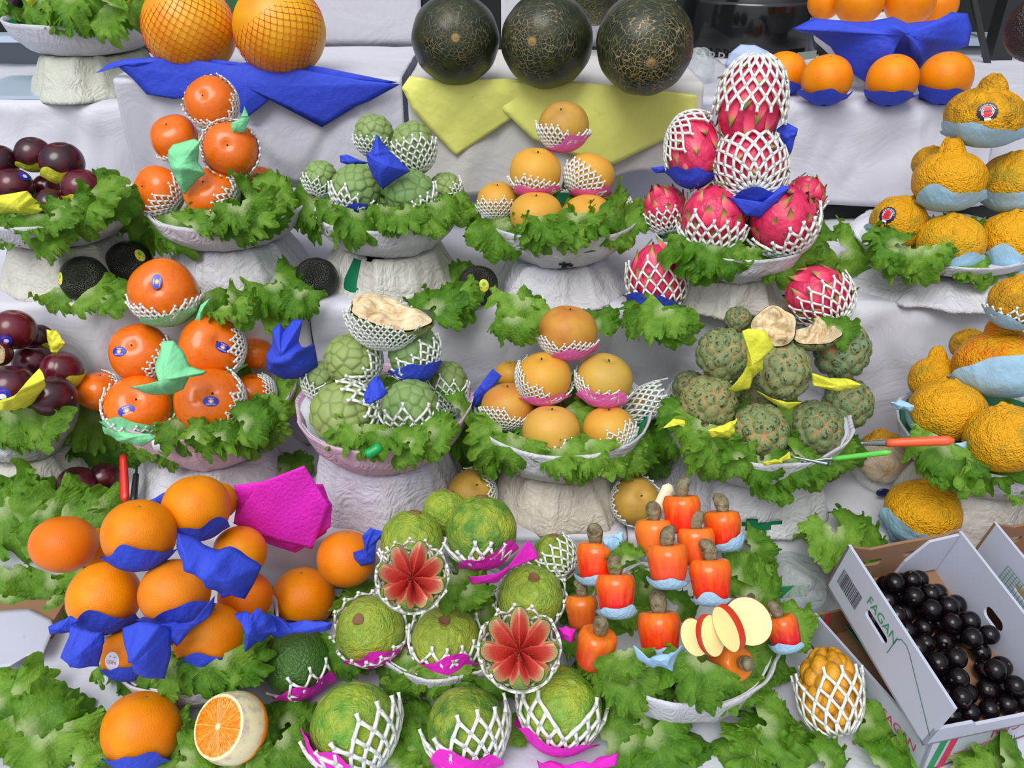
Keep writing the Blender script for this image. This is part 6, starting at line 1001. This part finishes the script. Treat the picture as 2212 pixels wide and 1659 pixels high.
# shim that lifts the back of the tilted carton
V, F = box(.0, .12, -.02, .02, 0, .085); o = mk('carton_support', V, F, 'board', smooth=False); o.location = (.43, .79, Z0); tag(o, 'brown cardboard block propping up the back of the black berry carton', 'cardboard')
o3 = o1+Vector((.186, .040, .0)); t3, M3_ = carton(o3, A1, W1, L1, H1, 'second white carton at the right edge printed with a green table', front=.5)
ln = []
for i in range(9): ln.append(([(0, i*.004, 0), (.085, i*.004, 0), (.085, i*.004+.0005, 0), (0, i*.004+.0005, 0)], [(0, 1, 2, 3)]))
for i in range(16): ln.append(([(i*.0053, 0, 0), (i*.0053+.0005, 0, 0), (i*.0053+.0005, .0325, 0), (i*.0053, .0325, 0)], [(0, 1, 2, 3)]))
V, F, I = join(ln); onside(t3, V, F, 'printed_table', 'gprint', L1*.22, H1*.25, L1)
V, F = box(-.075, .075, -.11, .11, 0, .055); o = mk('carton', V, F, 'whiteboard', smooth=False); o.location = (.72, .71, Z0); tag(o, 'closed carton under the right edge carton', 'carton')
# berries: rest on the tilted carton floor
R_ = .0113; rr = random.Random(7); k = 0; me = None; D, F = sph(28, 20); bod = mk('jaboticaba', D*(1-.04*np.exp(-((np.arccos(np.clip(D[:, 2], -1, 1)))/.3)**2))[:, None], F, 'jaboticaba'); bm = bod.data; bpy.data.objects.remove(bod)
V, F = lathe([(.0, .985), (.07, .99), (.13, .975), (.12, .94)], 10); ck = mk('calyx', V, F, 'scar'); cm = ck.data; bpy.data.objects.remove(ck)
spots = []
for lay in range(2):
    ny = 0; y = .006+R_+lay*R_*.9
    while y < L1-.016:
        x = .005+R_+(R_ if ny % 2 else 0)+lay*R_*.8
        while x < W1-.006-R_:
            f = 1-y/L1; lim = .055+.34*f**.8 if lay == 0 else .035+.25*f**.8
            if y < .05: lim = 1
            if y > L1*.90: lim = .085
            if x < min(lim, 1)*1.0 and not (lay and rr.random() < .3) and not (.080 < x < .10 and .055 < y < .085): spots.append((x+rr.uniform(-.001, .001), y+rr.uniform(-.001, .001), .004+R_+lay*R_*1.55, R_*rr.uniform(.93, 1.07)))
            x += R_*2.06
        y += R_*1.80; ny += 1
for x, y, z, r in spots:
    P = o1+M1@Vector((x, y, z)); t = thing('jaboticaba', 'shiny black round berry in the tilted open carton', 'berry', P-Vector((0, 0, r)), 'black berries in the tilted open carton', r)
    q = (rr.uniform(-1.2, 1.2), rr.uniform(-.3, 1.5), rr.random()*6)
    for nm, me in (('berry_body', bm), ('calyx', cm)): c = link(nm, me, t); c.location = (0, 0, 1); c.rotation_euler = q
# white cardboard sheet and brown box corner at the left
MT['pale_card'] = plain('pale_blue_card', S(176, 192, 226), .6); MT['stain'] = plain('pink_dye_stain', S(214, 150, 222), .6)
V, F = box(-.06, .026, -.0, .05, 0, .021); o = mk('cardboard_box', V, F, 'board', smooth=False); P = atZ(40, 1430, Z0); o.location = (P.x, P.y+.035, Z0); tag(o, 'brown cardboard box corner under a white card at the left edge', 'cardboard box')
Y_ = P.y+.01; flat_sheet('white_card', [(-30, 1322), (62, 1316), (110, 1338), (117, 1356), (94, 1412), (58, 1418), (20, 1440), (-30, 1446)], Z0+.024, 'whiteboard', 'stiff white card lying over the brown box at left', 'card', lift=.001)
flat_sheet('pink_stain', [(84, 1526), (100, 1518), (118, 1524), (120, 1542), (104, 1556), (88, 1558), (84, 1542)], Z0+.0068, 'stain', 'small pink dye stain on the front paper at lower left', 'stain', th=.0002, lift=0)
# ---------------------------------------------------------------- knives, marker, bags
knife(atY(268, 1000, .97), atY(270, 1085, .90), atY(266, 985, .955), 'redh', 'steel', 'red handled knife standing upright left of the pink bowl', .0065)
knife(atY(296, 1005, .97), atY(288, 1085, .90), atY(294, 1025, .94), 'blackh', 'steel', 'black handled knife behind the red one, handle down', .005)
Yk = yc['C4']-.13; knife(atY(1858, 958, Yk+.0), atY(2062, 951, Yk-.02), atY(1915, 957, Yk), 'orangeh', 'steel', 'knife with a long orange handle sticking out right of the sugar apples', .0062)
knife(atY(1730, 998, Yk-.01), atY(1926, 976, Yk-.04), atY(1800, 991, Yk-.015), 'greenh', 'steel', 'thin knife with a bright green handle below the orange one', .0035, th=.003)
knife(atY(1708, 986, Yk-.015), atY(1790, 1002, Yk-.03), atY(1789, 1001.5, Yk-.03), 'steel', 'steel', 'bare steel blade tip poking from the lettuce below sugar apples', .0035)
knife(atY(1395, 1150, .80), atY(1448, 1046, .83), atY(1405, 1130, .805), 'cream', 'steel', 'cream plastic knife handle leaning behind the cashew apples', .0085)
knife(atY(1462, 1430, .66), atY(1446, 1490, .645), atY(1458, 1448, .655), 'blueh', 'steel', 'dark blue knife handle pointing down under the cashew apples', .0085, th=.006)
P = atY(806, 974, yc['C2']-.125); V, F = tube([P+RT*.009+UP*.006, P+RT*.004+UP*.002, P-RT*.005-UP*.003, P-RT*.008-UP*.0045], [.0058, .0062, .0062, .0058], 16); V = [v-P for v in V]; o = mk('marker_cap', V, F, 'greenh'); o.location = P; MTc = plain('emerald_plastic', S(20, 160, 84), .3); o.data.materials[0] = MTc; tag(o, 'bright green plastic cap lying in the lower cherimoya bowl lettuce', 'cap')
def bag(P, sx, sy, sz, label, seed, prt=None):
    D, F = sph(72, 48); r = 1+.18*fn(D, 2.2, seed)+.10*np.maximum(0, 1-np.abs(fn(D, 2.5, seed+1))*3)+.05*fn(D, 8, seed+2); V = D*r[:, None]*np.array([sx, sy, sz]); V[:, 2] = np.maximum(V[:, 2], -sz*.85); o = thing('plastic_bag', label, 'plastic bag', P); mk('bag_film', V, F, 'bag', o); return o
P = atZ(1708, 1262, Z0+.035); b = bag(P, .042, .05, .036, 'clear crumpled plastic bag with green and orange print beside the carton', 4)
V, F, uv = grid(10, 6, lambda U, V_: np.stack([-.030+.045*U, -.010-.016*V_*0-.02+.02*U, .012+.02*V_-.016*U], 1)); o = mk('bag_print', V, F, 'gprint', b, solid=.0004); o.location = (0, -.012, .004)
P = atZ(1905, 1015, Z1+.03); b = bag(P, .042, .035, .033, 'clear plastic bag with dark blue print around the hidden citrus', 9)
for dx in (-.008, .010): D, F = sph(16, 10); o = mk('bag_print', D*np.array([.010, .003, .007]), F, 'blueh', b); o.location = (dx, -.034, -.014)
# clear bag by the melons, white rolled paper
P = atY(1512, 160, 1.62); bag((P.x, P.y, Z3+.026), .024, .026, .032, 'grey plastic bag beside the right dark melon', 14)
tissue('paper', 1.50, [(1565, 140), (1580, 112), (1600, 96), (1630, 98), (1660, 112), (1668, 128), (1650, 160), (1610, 175), (1580, 165)], 'pale blue white paper cone behind the topmost dragon fruit', 'paper_cone', .03, .003, seed=72, mat='pale_card', cat='paper')
# ---------------------------------------------------------------- background: helmet-like shell, posts, blocks, crates
P = atY(1618, 50, 2.0); t = thing('helmet', 'glossy black motorcycle helmet behind the dark melons', 'helmet', P); D, F = sph(64, 48); r, ph, az = shape(D, 1.02, 2.2); s = .135*dep(P)/1.7
V = D*r[:, None]*np.array([1, 1.05, 1])*s; V[:, 2] = np.maximum(V[:, 2], -.75*s); mk('shell', V, F, 'black', t)
V, F, uv = grid(40, 16, lambda U, V_: np.stack([1.04*s*np.sin((U-.5)*2.4)*np.cos((V_-.5)*.5), -1.10*s*np.cos((U-.5)*2.4)*np.cos((V_-.5)*.5), s*(-.02+(V_-.5)*.8)], 1)); mk('visor', V, F, 'black', t, solid=.003)
V, F, uv = grid(40, 10, lambda U, V_: np.stack([1.10*s*np.sin((U-.5)*2.8), -1.14*s*np.cos((U-.5)*2.8), s*(-.72+V_*.36)], 1)); mk('chin_guard', V, F, 'black', t, solid=.01)
def badge(txt, x, z, size, mat, a0): V, F = letters(txt); mk('badge', [((1.16*s)*math.sin(a0+x_*size/s), -(1.18*s)*math.cos(a0+x_*size/s), z+y_*size) for x_, y_, _ in V], F, mat, t, smooth=False)
badge('ZARREF', 0, -.33*s, .030, 'greytape', -.62); badge('ZARREF', 0, -.52*s, .034, 'greytape', .42); badge('ZARREF', 0, -.44*s, .015, 'lred', -.62)
for a0, z in ((.55, -.40), (-.42, -.80)):
    V, F, uv = grid(6, 4, lambda U, V_: np.stack([1.17*s*np.sin(a0+(U-.5)*.34), -1.19*s*np.cos(a0+(U-.5)*.34), s*(z+.16*V_)], 1)); mk('tape_patch', V, F, 'greytape', t)
def bar_(name, a, b, w, mat, lab, cat): V, F = tube([a, b], w, 4); o = mk(name, V, F, mat, smooth=False); return tag(o, lab, cat)
bar_('post', atY(2205, -60, 1.86), atY(2128, 212, 1.86), .030, 'post', 'slanting dark metal post at top right', 'post')
bar_('post', atY(2062, -60, 2.42), atY(2070, 80, 2.42)*1-Vector((0, 0, atY(2070, 80, 2.42).z)), .02, 'post', 'upright dark post behind the blue draped bowl', 'post')
bar_('post', atY(1520, -60, 2.42), atY(1510, 60, 2.42)-Vector((0, 0, atY(1510, 60, 2.42).z)), .02, 'post', 'dark upright post left of the helmet', 'post')
bar_('post', atY(905, -60, 1.75), atY(905, 165, 1.75), .010, 'post', 'narrow dark upright between the melon groups', 'post')
P = atY(2150, 20, 1.83); bar_('chain', atY(2090, -60, 1.84), atY(2150, 215, 1.80), .007, 'post', 'dark cable hanging across the slanting post', 'cable')
for i, (u0, u1, v0, v1, l) in enumerate(((1965, 2130, 86, 150, 'upper grey concrete block tray behind the top right oranges'), (1990, 2200, 140, 190, 'lower grey concrete block tray behind the top right oranges'), (2160, 2260, 95, 150, 'grey block tray right of the slanting post'))):
    a, b = atY(u0, v1, 2.15), atY(u1, v0, 2.15); t = thing('block_tray', l, 'tray', ((a.x+b.x)/2, 2.15, a.z)); w = (b.x-a.x)/2; h = b.z-a.z; V, F = box(-w, w, 0, .2, 1.081-a.z, h); mk('block', V, F, 'grey', t, smooth=False); V, F = box(-w-.01, w+.01, -.01, 0, h*.82, h*1.05); mk('rim', V, F, 'metal', t, smooth=False)
a = atY(480, 60, 1.66); V, F = box(-.09, .05, 0, .02, 0, .12); o = thing('green_crate', 'dark green crate with black lettering behind the yellow netted melons', 'crate', a+Vector((0, 0, -.03))); mk('panel', V, F, 'crate', o, smooth=False); V, F = letters('READY'); mk('lettering', [(-x*.035+.0, -.001, .095-y*.035) for x, y, _ in V], F, 'blackh', o, smooth=False)
V, F = box(-.02, .20, 0, .05, 0, .012); P = atY(30, 92, 1.75); o = mk('metal_rail', V, F, 'metal', smooth=False); o.location = P-Vector((.15, 0, 0)); tag(o, 'pale metal rail at the left edge behind the top left bowl', 'rail')
V, F = box(-.3, .12, 0, .05, -.10, .0); o = mk('grey_block', V, F, 'grey', smooth=False); o.location = P-Vector((.05, -.05, 0)); tag(o, 'dark grey block under the pale rail at the left edge', 'block')
V, F = box(0, .16, 0, .18, 0, .006); P = atZ(10, 215, Z3+.003); o = mk('metal_tray', V, F, 'metal', smooth=False); o.location = P-Vector((.08, 0, 0)); tag(o, 'shiny pale metal sheet on the top step at the left edge', 'metal sheet')
V, F = box(-.5, .9, 0, .4, -1.08, 0); o = mk('parked_motorbike_seat', V, F, 'darkbg', smooth=False); o.name = 'dark_bench'; o.location = (.4, 1.99, 1.08); tag(o, 'dark bench behind the stand carrying the helmet', 'bench')
P = atZ(70, 1520, Z0+.006); 
# ---------------------------------------------------------------- camera, light, colour
cam = bpy.data.cameras.new('camera'); co = bpy.data.objects.new('camera', cam); C.objects.link(co); co.location = CAM; co.rotation_euler = (rad(60), 0, 0); cam.sensor_width = 36; cam.sensor_fit = 'HORIZONTAL'; cam.lens = FP/2212*36; cam.clip_start = .02
sc = bpy.context.scene; sc.camera = co; sc.view_settings.view_transform = 'Standard'; sc.view_settings.look = 'None'; sc.view_settings.gamma = 1; sc.view_settings.exposure = EXPO; sc.view_settings.use_curve_mapping = False
w = bpy.data.worlds.new('overcast_sky'); sc.world = w; w.use_nodes = True; nt = w.node_tree; bg = nt.nodes['Background']; tc = nt.nodes.new('ShaderNodeTexCoord'); dp = nt.nodes.new('ShaderNodeVectorMath'); dp.operation = 'DOT_PRODUCT'; dp.inputs[1].default_value = (-.16, -.56, .81)
rp = nt.nodes.new('ShaderNodeValToRGB'); nt.links.new(tc.outputs['Generated'], dp.inputs[0]); nt.links.new(dp.outputs['Value'], rp.inputs[0]); nt.links.new(rp.outputs[0], bg.inputs[0]); e = rp.color_ramp.elements; e[0].position = .0; e[0].color = (.12, .125, .15, 1); e[1].position = .95; e[1].color = (1.1, 1.12, 1.18, 1); m_ = e.new(.5); m_.color = (.38, .40, .45, 1)
bg.inputs[1].default_value = WLD
sn = bpy.data.lights.new('veiled_sun', 'SUN'); so = bpy.data.objects.new('veiled_sun', sn); C.objects.link(so); sn.energy = SUNE; sn.angle = rad(35); sn.color = (1, .985, .96); so.rotation_euler = Vector((-.25, -.62, .95)).to_track_quat('Z', 'Y').to_euler()
